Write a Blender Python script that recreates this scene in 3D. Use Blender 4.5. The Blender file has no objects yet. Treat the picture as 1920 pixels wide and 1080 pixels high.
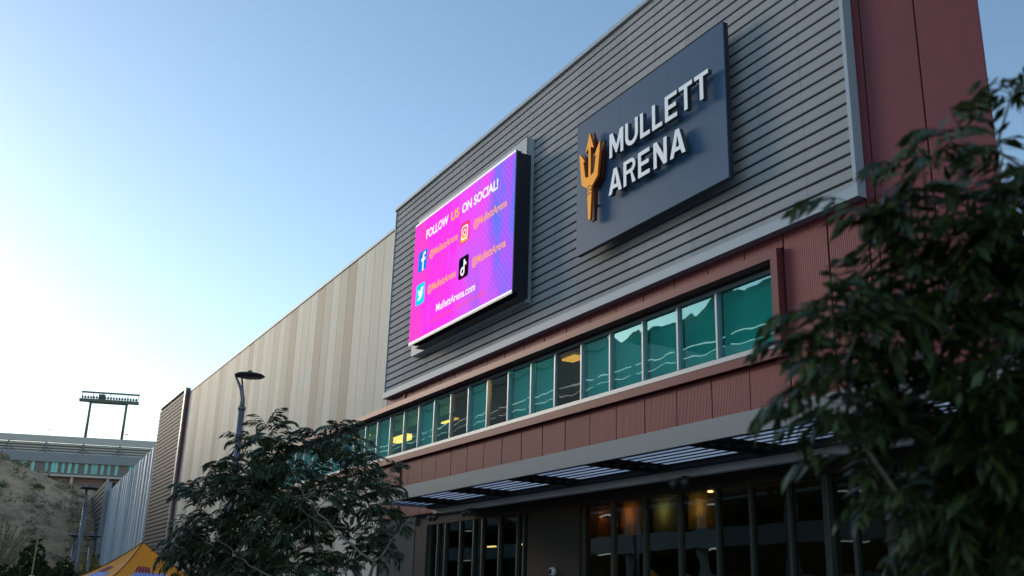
import bpy, bmesh, math, random
from math import radians as rad, sin, cos, pi
from mathutils import Vector, Matrix

# ---------------------------------------------------------------- camera, light
SC = bpy.context.scene
COL = SC.collection
EYE = 1.65                                   # eye height above the pavement


def setup_camera():
    yaw, pitch, roll = rad(61.907), rad(17.589), rad(1.7577)
    f = Vector((-sin(yaw) * cos(pitch), cos(yaw) * cos(pitch), sin(pitch)))
    r = Vector((cos(yaw), sin(yaw), 0))
    u = r.cross(f)
    r2 = r * cos(roll) + u * sin(roll)
    u2 = u * cos(roll) - r * sin(roll)
    cd = bpy.data.cameras.new('camera')
    cd.lens = 35.0
    cd.sensor_width = 36.0
    cd.clip_start = 0.05
    cd.clip_end = 5000
    cd.dof.use_dof = True
    cd.dof.focus_distance = 24.0
    cd.dof.aperture_fstop = 2.5
    co = bpy.data.objects.new('camera', cd)
    COL.objects.link(co)
    m = Matrix((r2, u2, -f)).transposed().to_4x4()
    m.translation = (0, 0, EYE)
    co.matrix_world = m
    SC.camera = co


setup_camera()

SUN_EL, SUN_AZ = rad(10.0), rad(204.0)        # azimuth counter-clockwise from +X
SKY_STRENGTH = 0.15
SUN_STRENGTH = 0.9
EXPOSURE = 0.86
w = bpy.data.worlds.new('World')
SC.world = w
w.use_nodes = True
nt = w.node_tree
nt.nodes.clear()
sky = nt.nodes.new('ShaderNodeTexSky')
sky.sky_type = 'NISHITA'
sky.sun_disc = False
sky.sun_elevation = SUN_EL
sky.sun_rotation = pi / 2 - SUN_AZ
sky.air_density = 1.0
sky.dust_density = 0.5
sky.ozone_density = 1.9
bg = nt.nodes.new('ShaderNodeBackground')
bg.inputs['Strength'].default_value = SKY_STRENGTH
wo = nt.nodes.new('ShaderNodeOutputWorld')
nt.links.new(sky.outputs[0], bg.inputs['Color'])
nt.links.new(bg.outputs[0], wo.inputs['Surface'])

sd = bpy.data.lights.new('sun', 'SUN')
sd.energy = SUN_STRENGTH
sd.angle = rad(20.0)
sd.color = (1.0, 0.84, 0.64)
so = bpy.data.objects.new('sun', sd)
COL.objects.link(so)
sdir = Vector((cos(SUN_AZ) * cos(SUN_EL), sin(SUN_AZ) * cos(SUN_EL), sin(SUN_EL)))
so.rotation_euler = sdir.to_track_quat('Z', 'Y').to_euler()

SC.view_settings.view_transform = 'Standard'
SC.view_settings.look = 'None'
SC.view_settings.gamma = 1.0
SC.view_settings.use_curve_mapping = False
SC.view_settings.exposure = EXPOSURE
try:
    SC.cycles.use_denoising = True
    SC.cycles.max_bounces = 8
    SC.cycles.transparent_max_bounces = 16
    SC.cycles.sample_clamp_indirect = 6.0
except Exception:
    pass

R = random.Random(7)


# ---------------------------------------------------------------- helpers
class MB:
    """collects boxes, tubes and polygons into one mesh"""

    def __init__(s):
        s.v, s.f, s.mi = [], [], []
        s.cur = 0

    def face(s, pts):
        i = len(s.v)
        s.v += [tuple(p) for p in pts]
        s.f.append(tuple(range(i, i + len(pts))))
        s.mi.append(s.cur)

    def box(s, x0, x1, y0, y1, z0, z1):
        i = len(s.v)
        s.v += [(x, y, z) for z in (z0, z1) for y in (y0, y1) for x in (x0, x1)]
        for q in ((0, 2, 3, 1), (4, 5, 7, 6), (0, 1, 5, 4), (1, 3, 7, 5), (3, 2, 6, 7), (2, 0, 4, 6)):
            s.f.append(tuple(i + k for k in q))
            s.mi.append(s.cur)
        return s

    def tube(s, pts, radii, n=8, cap=True):
        pts = [Vector(p) for p in pts]
        rings = []
        a = None
        for k, p in enumerate(pts):
            d = (pts[min(k + 1, len(pts) - 1)] - pts[max(k - 1, 0)])
            if d.length < 1e-9:
                d = Vector((0, 0, 1))
            d.normalize()
            if a is None:
                a = d.orthogonal().normalized()
            a = (a - d * a.dot(d))
            if a.length < 1e-6:
                a = d.orthogonal()
            a.normalize()
            b = d.cross(a)
            rr = radii[k] if hasattr(radii, '__len__') else radii
            i = len(s.v)
            for j in range(n):
                t = 2 * pi * j / n
                s.v.append(tuple(p + (a * cos(t) + b * sin(t)) * rr))
            rings.append(i)
        for i0, i1 in zip(rings[:-1], rings[1:]):
            for j in range(n):
                s.f.append((i0 + j, i0 + (j + 1) % n, i1 + (j + 1) % n, i1 + j))
                s.mi.append(s.cur)
        if cap:
            s.f.append(tuple(rings[0] + j for j in reversed(range(n))))
            s.f.append(tuple(rings[-1] + j for j in range(n)))
            s.mi += [s.cur, s.cur]
        return s

    def lathe(s, prof, c=(0, 0, 0), n=24):
        """prof: (radius, z) pairs"""
        pts = [(c[0], c[1], c[2] + z) for r, z in prof]
        base = len(s.v)
        for r, z in prof:
            for j in range(n):
                t = 2 * pi * j / n
                s.v.append((c[0] + r * cos(t), c[1] + r * sin(t), c[2] + z))
        for k in range(len(prof) - 1):
            for j in range(n):
                a, b = base + k * n, base + (k + 1) * n
                s.f.append((a + j, a + (j + 1) % n, b + (j + 1) % n, b + j))
                s.mi.append(s.cur)
        return s

    def mesh(s, name, mats, smooth=False):
        me = bpy.data.meshes.new(name)
        me.from_pydata(s.v, [], s.f)
        for m in (mats if isinstance(mats, (list, tuple)) else [mats]):
            me.materials.append(m)
        if isinstance(mats, (list, tuple)) and len(mats) > 1:
            me.polygons.foreach_set('material_index', s.mi)
        if smooth:
            me.polygons.foreach_set('use_smooth', [True] * len(me.polygons))
        me.update()
        return me

    def build(s, name, mats, parent=None, smooth=False):
        return link(name, s.mesh(name, mats, smooth), parent)


def link(name, data, parent=None, loc=None):
    o = bpy.data.objects.new(name, data)
    COL.objects.link(o)
    if parent is not None:
        o.parent = parent
    if loc is not None:
        o.location = loc
    return o


def tag(o, label=None, cat=None, group=None, kind=None):
    if label:
        o['label'] = label
    if cat:
        o['category'] = cat
    if group:
        o['group'] = group
    if kind:
        o['kind'] = kind
    return o


def thing(name, label, cat, loc=(0, 0, 0), rz=0.0, group=None):
    o = bpy.data.objects.new(name, None)
    COL.objects.link(o)
    o.location = loc
    o.rotation_euler = (0, 0, rz)
    return tag(o, label, cat, group)


def copy_tree(o, parent=None):
    c = o.copy()
    COL.objects.link(c)
    if parent is not None:
        c.parent = parent
    for ch in list(o.children):
        copy_tree(ch, c)
    return c


def bevel(me, wdt, seg=1):
    bm = bmesh.new()
    bm.from_mesh(me)
    bmesh.ops.bevel(bm, geom=bm.edges[:], offset=wdt, segments=seg, affect='EDGES', profile=0.5)
    bm.to_mesh(me)
    bm.free()
    return me


def boxmesh(name, dx, dy, dz, mat, bev=0.0):
    """a box from (0,0,0) to (dx,dy,dz)"""
    m = MB()
    m.box(0, dx, 0, dy, 0, dz)
    me = m.mesh(name, mat)
    if bev:
        bevel(me, bev)
    return me


def shape(name, loops, mat, thick, parent=None, loc=(0, 0, 0), bev=0.0):
    """outlines in the plane of the facade (x, z), filled with holes cut, facing -Y, thick metres deep behind loc"""
    cu = bpy.data.curves.new(name, 'CURVE')
    cu.dimensions = '2D'
    cu.fill_mode = 'BOTH'
    cu.extrude = thick / 2
    cu.bevel_depth = bev
    for lp in loops:
        sp = cu.splines.new('POLY')
        sp.points.add(len(lp) - 1)
        for p, q in zip(sp.points, lp):
            p.co = (q[0], q[1], 0, 1)
        sp.use_cyclic_u = True
    return curve_mesh(name, cu, mat, thick, parent, loc)


def curve_mesh(name, cu, mat, thick, parent, loc, sx=1.0, sy=1.0, ox=0.0, oy=0.0):
    tmp = bpy.data.objects.new(name, cu)
    COL.objects.link(tmp)
    dg = bpy.context.evaluated_depsgraph_get()
    me = bpy.data.meshes.new_from_object(tmp.evaluated_get(dg))
    bpy.data.objects.remove(tmp)
    bpy.data.curves.remove(cu)
    for v in me.vertices:
        x, y, z = v.co
        v.co = ((x - ox) * sx, thick / 2 - z, (y - oy) * sy)
    me.materials.clear()
    me.materials.append(mat)
    me.name = name
    me.update()
    return link(name, me, parent, loc)


CAP_REF = []


def text_mesh(name, body, mat, x0, x1, zbase, cap, y, parent, bold=0.0, thick=0.003):
    cu = bpy.data.curves.new(name, 'FONT')
    cu.body = body
    cu.size = 1.0
    cu.extrude = thick / 2
    cu.offset = bold
    cu.resolution_u = 3
    tmp = bpy.data.objects.new(name, cu)
    COL.objects.link(tmp)
    dg = bpy.context.evaluated_depsgraph_get()
    me = bpy.data.meshes.new_from_object(tmp.evaluated_get(dg))
    xs = [v.co.x for v in me.vertices]
    bpy.data.objects.remove(tmp)
    bpy.data.curves.remove(cu)
    mn, mx = min(xs), max(xs)
    sx = (x1 - x0) / (mx - mn)
    if not CAP_REF:                                 # height of a capital in the built-in face
        c2 = bpy.data.curves.new('cap', 'FONT')
        c2.body = 'M'
        c2.size = 1.0
        t2 = bpy.data.objects.new('cap', c2)
        COL.objects.link(t2)
        m2 = bpy.data.meshes.new_from_object(t2.evaluated_get(bpy.context.evaluated_depsgraph_get()))
        CAP_REF.append(max(v.co.y for v in m2.vertices))
        bpy.data.objects.remove(t2)
        bpy.data.curves.remove(c2)
        bpy.data.meshes.remove(m2)
    sz = cap / CAP_REF[0]
    for v in me.vertices:
        a, b, c = v.co
        v.co = (x0 + (a - mn) * sx, y - c, zbase + b * sz)
    me.materials.clear()
    me.materials.append(mat)
    me.update()
    return link(name, me, parent)


def rrect(x0, x1, z0, z1, r, n=5):
    out = []
    for cx, cz, a0 in ((x1 - r, z1 - r, 0), (x0 + r, z1 - r, 90), (x0 + r, z0 + r, 180), (x1 - r, z0 + r, 270)):
        for k in range(n + 1):
            a = rad(a0 + 90 * k / n)
            out.append((cx + r * cos(a), cz + r * sin(a)))
    return out


def circ(cx, cz, r, n=20, rx=None):
    return [(cx + (rx or r) * cos(2 * pi * k / n), cz + r * sin(2 * pi * k / n)) for k in range(n)]


# ---------------------------------------------------------------- materials
def mat(name, color, rough=0.6, metal=0.0, noise=0.0, nscale=3.0, bump=0.0, bscale=40.0, objvar=0.0,
        objcolor=False, rib=None, ribs=0.5, spec=0.5, ribaxis='X', streak=0.0):
    m = bpy.data.materials.new(name)
    m.use_nodes = True
    n = m.node_tree
    b = n.nodes['Principled BSDF']
    b.inputs['Roughness'].default_value = rough
    b.inputs['Metallic'].default_value = metal
    b.inputs['Specular IOR Level'].default_value = spec
    tc = n.nodes.new('ShaderNodeTexCoord')
    geo = n.nodes.new('ShaderNodeNewGeometry')
    col = n.nodes.new('ShaderNodeRGB')
    col.outputs[0].default_value = (*color, 1)
    src = col.outputs[0]
    oi = n.nodes.new('ShaderNodeObjectInfo')
    if objcolor:
        src = oi.outputs['Color']

    def scale_by(src, fac, amt):
        # multiply colour by 1 - amt/2 .. 1 + amt/2
        mr = n.nodes.new('ShaderNodeMapRange')
        mr.inputs['To Min'].default_value = 1 - amt / 2
        mr.inputs['To Max'].default_value = 1 + amt / 2
        n.links.new(fac, mr.inputs['Value'])
        vm = n.nodes.new('ShaderNodeVectorMath')
        vm.operation = 'SCALE'
        n.links.new(src, vm.inputs[0])
        n.links.new(mr.outputs[0], vm.inputs['Scale'])
        return vm.outputs[0]

    if objvar:
        src = scale_by(src, oi.outputs['Random'], objvar)
    if noise:
        tx = n.nodes.new('ShaderNodeTexNoise')
        tx.inputs['Scale'].default_value = nscale
        tx.inputs['Detail'].default_value = 6
        tx.inputs['Roughness'].default_value = 0.65
        n.links.new(geo.outputs['Position'], tx.inputs['Vector'])
        src = scale_by(src, tx.outputs['Fac'], noise * 2)
    if streak:
        mp = n.nodes.new('ShaderNodeMapping')
        mp.inputs['Scale'].default_value = (6, 6, 0.25)
        tx = n.nodes.new('ShaderNodeTexNoise')
        tx.inputs['Scale'].default_value = 1.0
        tx.inputs['Detail'].default_value = 5
        n.links.new(geo.outputs['Position'], mp.inputs['Vector'])
        n.links.new(mp.outputs[0], tx.inputs['Vector'])
        src = scale_by(src, tx.outputs['Fac'], streak * 2)
    n.links.new(src, b.inputs['Base Color'])
    normal = None
    if rib:
        sp = n.nodes.new('ShaderNodeSeparateXYZ')
        n.links.new(geo.outputs['Position'], sp.inputs[0])
        mu = n.nodes.new('ShaderNodeMath')
        mu.operation = 'MULTIPLY'
        mu.inputs[1].default_value = 2 * pi / rib
        n.links.new(sp.outputs[ribaxis], mu.inputs[0])
        sn = n.nodes.new('ShaderNodeMath')
        sn.operation = 'SINE'
        n.links.new(mu.outputs[0], sn.inputs[0])
        bp = n.nodes.new('ShaderNodeBump')
        bp.inputs['Strength'].default_value = ribs
        bp.inputs['Distance'].default_value = rib * 0.18
        n.links.new(sn.outputs[0], bp.inputs['Height'])
        normal = bp.outputs[0]
    if bump:
        tx = n.nodes.new('ShaderNodeTexNoise')
        tx.inputs['Scale'].default_value = bscale
        tx.inputs['Detail'].default_value = 4
        n.links.new(geo.outputs['Position'], tx.inputs['Vector'])
        bp = n.nodes.new('ShaderNodeBump')
        bp.inputs['Strength'].default_value = bump
        bp.inputs['Distance'].default_value = 0.02
        n.links.new(tx.outputs['Fac'], bp.inputs['Height'])
        if normal is not None:
            n.links.new(normal, bp.inputs['Normal'])
        normal = bp.outputs[0]
    if normal is not None:
        n.links.new(normal, b.inputs['Normal'])
    return m


def emit(name, color, strength):
    m = bpy.data.materials.new(name)
    m.use_nodes = True
    n = m.node_tree
    n.nodes.clear()
    e = n.nodes.new('ShaderNodeEmission')
    e.inputs[0].default_value = (*color, 1)
    e.inputs[1].default_value = strength
    o = n.nodes.new('ShaderNodeOutputMaterial')
    n.links.new(e.outputs[0], o.inputs[0])
    return m


def glass(name, tint, gloss_col, fac, wav=0.012, wscale=0.9):
    """a tinted pane: see-through in its tint, with a slightly wavy reflection over it"""
    m = bpy.data.materials.new(name)
    m.use_nodes = True
    n = m.node_tree
    n.nodes.clear()
    tr = n.nodes.new('ShaderNodeBsdfTransparent')
    tr.inputs[0].default_value = (*tint, 1)
    gl = n.nodes.new('ShaderNodeBsdfGlossy')
    gl.inputs['Color'].default_value = (*gloss_col, 1)
    gl.inputs['Roughness'].default_value = 0.01
    geo = n.nodes.new('ShaderNodeNewGeometry')
    tx = n.nodes.new('ShaderNodeTexNoise')
    tx.inputs['Scale'].default_value = wscale
    tx.inputs['Detail'].default_value = 1
    bp = n.nodes.new('ShaderNodeBump')
    bp.inputs['Strength'].default_value = 1.0
    bp.inputs['Distance'].default_value = wav
    oi = n.nodes.new('ShaderNodeObjectInfo')         # every pane bends its reflection in its own way
    sh = n.nodes.new('ShaderNodeVectorMath')
    sh.operation = 'SCALE'
    sh.inputs[0].default_value = (37.0, 0.0, 53.0)
    n.links.new(oi.outputs['Random'], sh.inputs['Scale'])
    av = n.nodes.new('ShaderNodeVectorMath')
    n.links.new(geo.outputs['Position'], av.inputs[0])
    n.links.new(sh.outputs[0], av.inputs[1])
    n.links.new(av.outputs[0], tx.inputs['Vector'])
    n.links.new(tx.outputs['Fac'], bp.inputs['Height'])
    n.links.new(bp.outputs[0], gl.inputs['Normal'])
    lw = n.nodes.new('ShaderNodeFresnel')
    lw.inputs['IOR'].default_value = 1.5
    ad = n.nodes.new('ShaderNodeMath')
    ad.operation = 'ADD'
    ad.use_clamp = True
    ad.inputs[1].default_value = fac
    n.links.new(lw.outputs[0], ad.inputs[0])
    fr_ = n.nodes.new('ShaderNodeMath')          # only the outer face of the pane mirrors
    fr_.operation = 'SUBTRACT'
    fr_.use_clamp = True
    n.links.new(ad.outputs[0], fr_.inputs[0])
    n.links.new(geo.outputs['Backfacing'], fr_.inputs[1])
    mx = n.nodes.new('ShaderNodeMixShader')
    n.links.new(fr_.outputs[0], mx.inputs[0])
    n.links.new(tr.outputs[0], mx.inputs[1])
    n.links.new(gl.outputs[0], mx.inputs[2])
    o = n.nodes.new('ShaderNodeOutputMaterial')
    n.links.new(mx.outputs[0], o.inputs[0])
    return m


def leafmat(name, c1, c2, trans=0.25, rough=0.45):
    m = bpy.data.materials.new(name)
    m.use_nodes = True
    n = m.node_tree
    n.nodes.clear()
    geo = n.nodes.new('ShaderNodeNewGeometry')
    rmp = n.nodes.new('ShaderNodeMix')
    rmp.data_type = 'RGBA'
    rmp.inputs['A'].default_value = (*c1, 1)
    rmp.inputs['B'].default_value = (*c2, 1)
    n.links.new(geo.outputs['Random Per Island'], rmp.inputs['Factor'])
    b = n.nodes.new('ShaderNodeBsdfPrincipled')
    b.inputs['Roughness'].default_value = rough
    t = n.nodes.new('ShaderNodeBsdfTranslucent')
    mx = n.nodes.new('ShaderNodeMixShader')
    mx.inputs[0].default_value = trans
    o = n.nodes.new('ShaderNodeOutputMaterial')
    n.links.new(rmp.outputs['Result'], b.inputs['Base Color'])
    n.links.new(rmp.outputs['Result'], t.inputs['Color'])
    n.links.new(b.outputs[0], mx.inputs[1])
    n.links.new(t.outputs[0], mx.inputs[2])
    n.links.new(mx.outputs[0], o.inputs[0])
    return m


M = dict(
    grey_board=mat('grey_board', (0.46, 0.47, 0.49), 0.7, 0.0, spec=0.2, objcolor=True, objvar=0.05, streak=0.05, noise=0.05, nscale=1.2, rib=0.045, ribs=0.12),
    tower_board=mat('tower_board', (0.13, 0.125, 0.12), 0.65, 0.0, spec=0.3, noise=0.05, nscale=0.8),
    dark_gap=mat('dark_gap', (0.012, 0.013, 0.016), 0.9, spec=0.2),
    silver=mat('silver', (0.46, 0.52, 0.57), 0.55, 0.1, noise=0.05, nscale=1.5),
    silver_dark=mat('silver_dark', (0.25, 0.26, 0.27), 0.45, 0.4, noise=0.06),
    maroon=mat('maroon', (0.225, 0.047, 0.050), 0.5, 0.1, spec=0.3, objvar=0.14, noise=0.10, nscale=0.9, rib=0.055, ribs=0.33, streak=0.06),
    maroon_fine=mat('maroon_fine', (0.205, 0.045, 0.054), 0.5, 0.1, spec=0.3, objvar=0.08, noise=0.10, nscale=0.7, rib=0.055, ribs=0.08, streak=0.06),
    maroon_gap=mat('maroon_gap', (0.05, 0.014, 0.014), 0.8),
    maroon_plain=mat('maroon_plain', (0.205, 0.052, 0.054), 0.45, 0.1, spec=0.35, noise=0.06, nscale=1.1),
    tan=mat('tan', (0.5, 0.45, 0.36), 0.62, 0.0, spec=0.3, objcolor=True, noise=0.07, nscale=0.6, streak=0.10),
    far_panel=mat('far_panel', (0.4, 0.4, 0.4), 0.5, 0.05, objcolor=True, noise=0.05, nscale=0.4),
    sign=mat('sign', (0.07, 0.14, 0.24), 0.5, 0.0, spec=0.25, noise=0.08, nscale=0.8),
    sign_edge=mat('sign_edge', (0.018, 0.022, 0.034), 0.6),
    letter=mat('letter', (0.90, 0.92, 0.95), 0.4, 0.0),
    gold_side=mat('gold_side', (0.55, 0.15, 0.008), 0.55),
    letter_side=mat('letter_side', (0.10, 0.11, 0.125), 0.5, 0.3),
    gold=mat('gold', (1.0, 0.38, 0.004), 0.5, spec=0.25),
    gold_dark=mat('gold_dark', (0.12, 0.045, 0.02), 0.6),
    sign_maroon=mat('sign_maroon', (0.10, 0.012, 0.022), 0.5),
    black=mat('black', (0.012, 0.014, 0.024), 0.45),
    black_soft=mat('black_soft', (0.016, 0.016, 0.018), 0.7),
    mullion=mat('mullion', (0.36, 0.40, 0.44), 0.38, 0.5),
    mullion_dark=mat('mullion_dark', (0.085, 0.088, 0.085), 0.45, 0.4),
    fascia=mat('fascia', (0.32, 0.325, 0.325), 0.5, 0.15, noise=0.06, nscale=1.4, streak=0.03),
    beam=mat('beam', (0.62, 0.63, 0.64), 0.6, 0.1, noise=0.06),
    brown_wall=mat('brown_wall', (0.05, 0.034, 0.026), 0.75, noise=0.35, nscale=14, bump=0.4, bscale=60),
    concrete=mat('concrete', (0.42, 0.41, 0.38), 0.85, noise=0.14, nscale=0.6),
    room=mat('room', (0.10, 0.095, 0.09), 0.9),
    blind=mat('blind', (0.66, 0.68, 0.66), 0.9, noise=0.04),
    shade=leafmat('shade', (0.50, 0.46, 0.38), (0.56, 0.51, 0.42), 0.55, 0.9),
    pole=mat('pole', (0.20, 0.225, 0.25), 0.38, 0.45, noise=0.06, nscale=4),
    lamp_head=mat('lamp_head', (0.05, 0.05, 0.06), 0.45, 0.3),
    lamp_lens=mat('lamp_lens', (0.12, 0.12, 0.13), 0.35),
    bark=mat('bark', (0.20, 0.165, 0.125), 0.9, noise=0.3, nscale=20, bump=0.6, bscale=60),
    asphalt=mat('asphalt', (0.05, 0.05, 0.052), 0.9, noise=0.25, nscale=6, bump=0.3, bscale=120),
    paving=mat('paving', (0.14, 0.13, 0.12), 0.85, noise=0.15, nscale=2, bump=0.2, bscale=50),
    soil=mat('soil', (0.24, 0.18, 0.12), 0.95, noise=0.3, nscale=0.3),
    stad_conc=mat('stad_conc', (0.66, 0.60, 0.53), 0.85, noise=0.12, nscale=0.15, streak=0.06),
    stad_dark=mat('stad_dark', (0.33, 0.33, 0.335), 0.8, noise=0.1, nscale=0.2),
    stad_brown=mat('stad_brown', (0.25, 0.21, 0.185), 0.85, noise=0.1, nscale=0.3),
    stad_brick=mat('stad_brick', (0.30, 0.20, 0.18), 0.9, noise=0.15, nscale=1.5),
    steel=mat('steel', (0.17, 0.165, 0.13), 0.6, 0.2),
    stad_glass=mat('stad_glass', (0.25, 0.62, 0.55), 0.25, 0.0, objvar=0.35),
    tent_gold=mat('tent_gold', (1.0, 0.34, 0.012), 0.7, noise=0.05, nscale=2),
    tent_blue=mat('tent_blue', (0.33, 0.38, 0.74), 0.7),
    tent_maroon=mat('tent_maroon', (0.26, 0.012, 0.07), 0.7),
    tent_seam=mat('tent_seam', (0.06, 0.03, 0.01), 0.8),
    white=mat('white', (0.75, 0.75, 0.74), 0.5),
    garage=mat('garage', (0.46, 0.45, 0.42), 0.85, noise=0.1, nscale=0.4),
    yellow_pole=mat('yellow_pole', (0.30, 0.27, 0.12), 0.7),
)
M['leaf_mid'] = leafmat('leaf_mid', (0.016, 0.028, 0.012), (0.070, 0.092, 0.036), 0.18, 0.46)
M['leaf_near'] = leafmat('leaf_near', (0.015, 0.025, 0.008), (0.085, 0.115, 0.026), 0.22, 0.45)
M['leaf_shrub'] = leafmat('leaf_shrub', (0.12, 0.125, 0.065), (0.24, 0.215, 0.125), 0.1, 0.7)
M['leaf_bush'] = leafmat('leaf_bush', (0.022, 0.045, 0.018), (0.060, 0.090, 0.028), 0.15, 0.6)
M['leaf_yellow'] = leafmat('leaf_yellow', (0.35, 0.26, 0.02), (0.22, 0.20, 0.03), 0.3, 0.6)
M['leaf_dry'] = leafmat('leaf_dry', (0.20, 0.19, 0.11), (0.40, 0.33, 0.21), 0.1, 0.8)
M['teal_glass'] = glass('teal_glass', (0.05, 0.90, 0.86), (0.50, 0.92, 0.92), 0.24, 0.0035, 1.0)
M['clear_glass'] = glass('clear_glass', (0.50, 0.50, 0.36), (0.75, 0.85, 0.80), 0.10, 0.0035, 1.0)
M['pale_glass'] = glass('pale_glass', (0.75, 0.88, 0.62), (0.46, 0.92, 0.90), 0.20, 0.0035, 1.0)
M['dark_glass'] = glass('dark_glass', (0.62, 0.72, 0.68), (0.50, 0.66, 0.64), 0.04, 0.003, 0.8)


def frosted():
    m = bpy.data.materials.new('frosted_panel')
    m.use_nodes = True
    n = m.node_tree
    n.nodes.clear()
    t = n.nodes.new('ShaderNodeBsdfTranslucent')
    t.inputs[0].default_value = (0.92, 0.95, 1.0, 1)
    d = n.nodes.new('ShaderNodeBsdfDiffuse')
    d.inputs[0].default_value = (0.8, 0.82, 0.86, 1)
    mx = n.nodes.new('ShaderNodeMixShader')
    mx.inputs[0].default_value = 0.03
    o = n.nodes.new('ShaderNodeOutputMaterial')
    n.links.new(t.outputs[0], mx.inputs[1])
    n.links.new(d.outputs[0], mx.inputs[2])
    n.links.new(mx.outputs[0], o.inputs[0])
    return m


M['frosted'] = frosted()
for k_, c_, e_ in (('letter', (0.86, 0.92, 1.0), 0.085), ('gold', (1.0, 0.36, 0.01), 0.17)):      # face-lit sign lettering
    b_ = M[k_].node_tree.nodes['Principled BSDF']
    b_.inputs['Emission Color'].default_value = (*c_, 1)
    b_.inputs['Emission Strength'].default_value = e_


def hillmat(name, c1, c2, c3, sc):
    m = bpy.data.materials.new(name)
    m.use_nodes = True
    n = m.node_tree
    b = n.nodes['Principled BSDF']
    b.inputs['Roughness'].default_value = 0.95
    geo = n.nodes.new('ShaderNodeNewGeometry')
    tx = n.nodes.new('ShaderNodeTexNoise')
    tx.inputs['Scale'].default_value = sc
    tx.inputs['Detail'].default_value = 8
    tx.inputs['Roughness'].default_value = 0.7
    n.links.new(geo.outputs['Position'], tx.inputs['Vector'])
    cr = n.nodes.new('ShaderNodeValToRGB')
    el = cr.color_ramp.elements
    el[0].position = 0.36
    el[0].color = (*c1, 1)
    el[1].position = 0.62
    el[1].color = (*c3, 1)
    e = el.new(0.48)
    e.color = (*c2, 1)
    n.links.new(tx.outputs['Fac'], cr.inputs[0])
    n.links.new(cr.outputs[0], b.inputs['Base Color'])
    return m


M['hill'] = hillmat('hill_earth', (0.22, 0.155, 0.085), (0.42, 0.265, 0.145), (0.58, 0.36, 0.20), 0.4)
M['far_hill'] = hillmat('far_hill_earth', (0.05, 0.06, 0.04), (0.09, 0.085, 0.06), (0.14, 0.12, 0.085), 0.06)


def screen_mat(strength):
    m = bpy.data.materials.new('led_picture')
    m.use_nodes = True
    n = m.node_tree
    n.nodes.clear()
    geo = n.nodes.new('ShaderNodeNewGeometry')
    sp = n.nodes.new('ShaderNodeSeparateXYZ')
    n.links.new(geo.outputs['Position'], sp.inputs[0])
    mr = n.nodes.new('ShaderNodeMapRange')          # left to right across the screen
    mr.inputs['From Min'].default_value = -34.98
    mr.inputs['From Max'].default_value = -26.6
    n.links.new(sp.outputs['X'], mr.inputs['Value'])
    mp = n.nodes.new('ShaderNodeMapping')
    mp.inputs['Scale'].default_value = (1.1, 1.0, 0.35)
    n.links.new(geo.outputs['Position'], mp.inputs['Vector'])
    tx = n.nodes.new('ShaderNodeTexNoise')
    tx.inputs['Scale'].default_value = 0.9
    tx.inputs['Detail'].default_value = 4
    n.links.new(mp.outputs[0], tx.inputs['Vector'])
    ad = n.nodes.new('ShaderNodeMath')
    ad.operation = 'MULTIPLY_ADD'
    ad.inputs[1].default_value = 0.95
    n.links.new(tx.outputs['Fac'], ad.inputs[0])
    n.links.new(mr.outputs[0], ad.inputs[2])
    cr = n.nodes.new('ShaderNodeValToRGB')
    el = cr.color_ramp.elements
    el[0].position = 0.30
    el[0].color = (1.0, 0.075, 0.66, 1)
    el[1].position = 1.75 / 2
    el[1].color = (0.44, 0.12, 0.98, 1)
    for p, c in ((0.52, (1.0, 0.045, 0.92)), (0.66, (0.90, 0.09, 0.98)), (0.78, (0.62, 0.13, 1.0)), (0.97, (0.16, 0.20, 0.98))):
        e = el.new(p)
        e.color = (*c, 1)
    hf = n.nodes.new('ShaderNodeMath')
    hf.operation = 'MULTIPLY'
    hf.inputs[1].default_value = 0.64
    n.links.new(ad.outputs[0], hf.inputs[0])
    n.links.new(hf.outputs[0], cr.inputs[0])
    # fine moire of the diode grid
    wv = n.nodes.new('ShaderNodeTexWave')
    wv.wave_type = 'BANDS'
    wv.bands_direction = 'DIAGONAL'
    wv.inputs['Scale'].default_value = 2.6
    wv.inputs['Distortion'].default_value = 3.0
    n.links.new(geo.outputs['Position'], wv.inputs['Vector'])
    m2 = n.nodes.new('ShaderNodeMapRange')
    m2.inputs['To Min'].default_value = 0.93
    m2.inputs['To Max'].default_value = 1.06
    n.links.new(wv.outputs['Fac'], m2.inputs['Value'])
    m3 = n.nodes.new('ShaderNodeMath')
    m3.operation = 'MULTIPLY'
    m3.inputs[1].default_value = strength
    n.links.new(m2.outputs[0], m3.inputs[0])
    e = n.nodes.new('ShaderNodeEmission')
    n.links.new(cr.outputs[0], e.inputs[0])
    n.links.new(m3.outputs[0], e.inputs[1])
    o = n.nodes.new('ShaderNodeOutputMaterial')
    n.links.new(e.outputs[0], o.inputs[0])
    return m


SE = 1.0 / (2 ** EXPOSURE)                    # a screen at full drive just reaches white in the exposure used
M['led_picture'] = screen_mat(1.0 * SE)
for nm, c, k in (('led_white', (1, 1, 1), 1.0), ('led_orange', (1.0, 0.42, 0.16), 1.0), ('led_amber', (1.0, 0.52, 0.03), 1.0),
                 ('led_blue', (0.01, 0.26, 0.95), 0.9), ('led_cyan', (0.01, 0.72, 1.0), 1.0), ('led_black', (0.006, 0.004, 0.016), 1.0),
                 ('led_red', (1.0, 0.12, 0.12), 1.0), ('led_yellow', (1.0, 0.62, 0.05), 1.0), ('led_pink', (0.95, 0.05, 0.25), 1.0)):
    M[nm] = emit(nm, c, k * SE)
M['warm_light'] = emit('warm_light', (1.0, 0.58, 0.20), 1.5)
M['warm_dim'] = emit('warm_dim', (1.0, 0.58, 0.18), 0.9)
M['strip_light'] = emit('strip_light', (0.95, 1.0, 0.95), 0.7)

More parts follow.
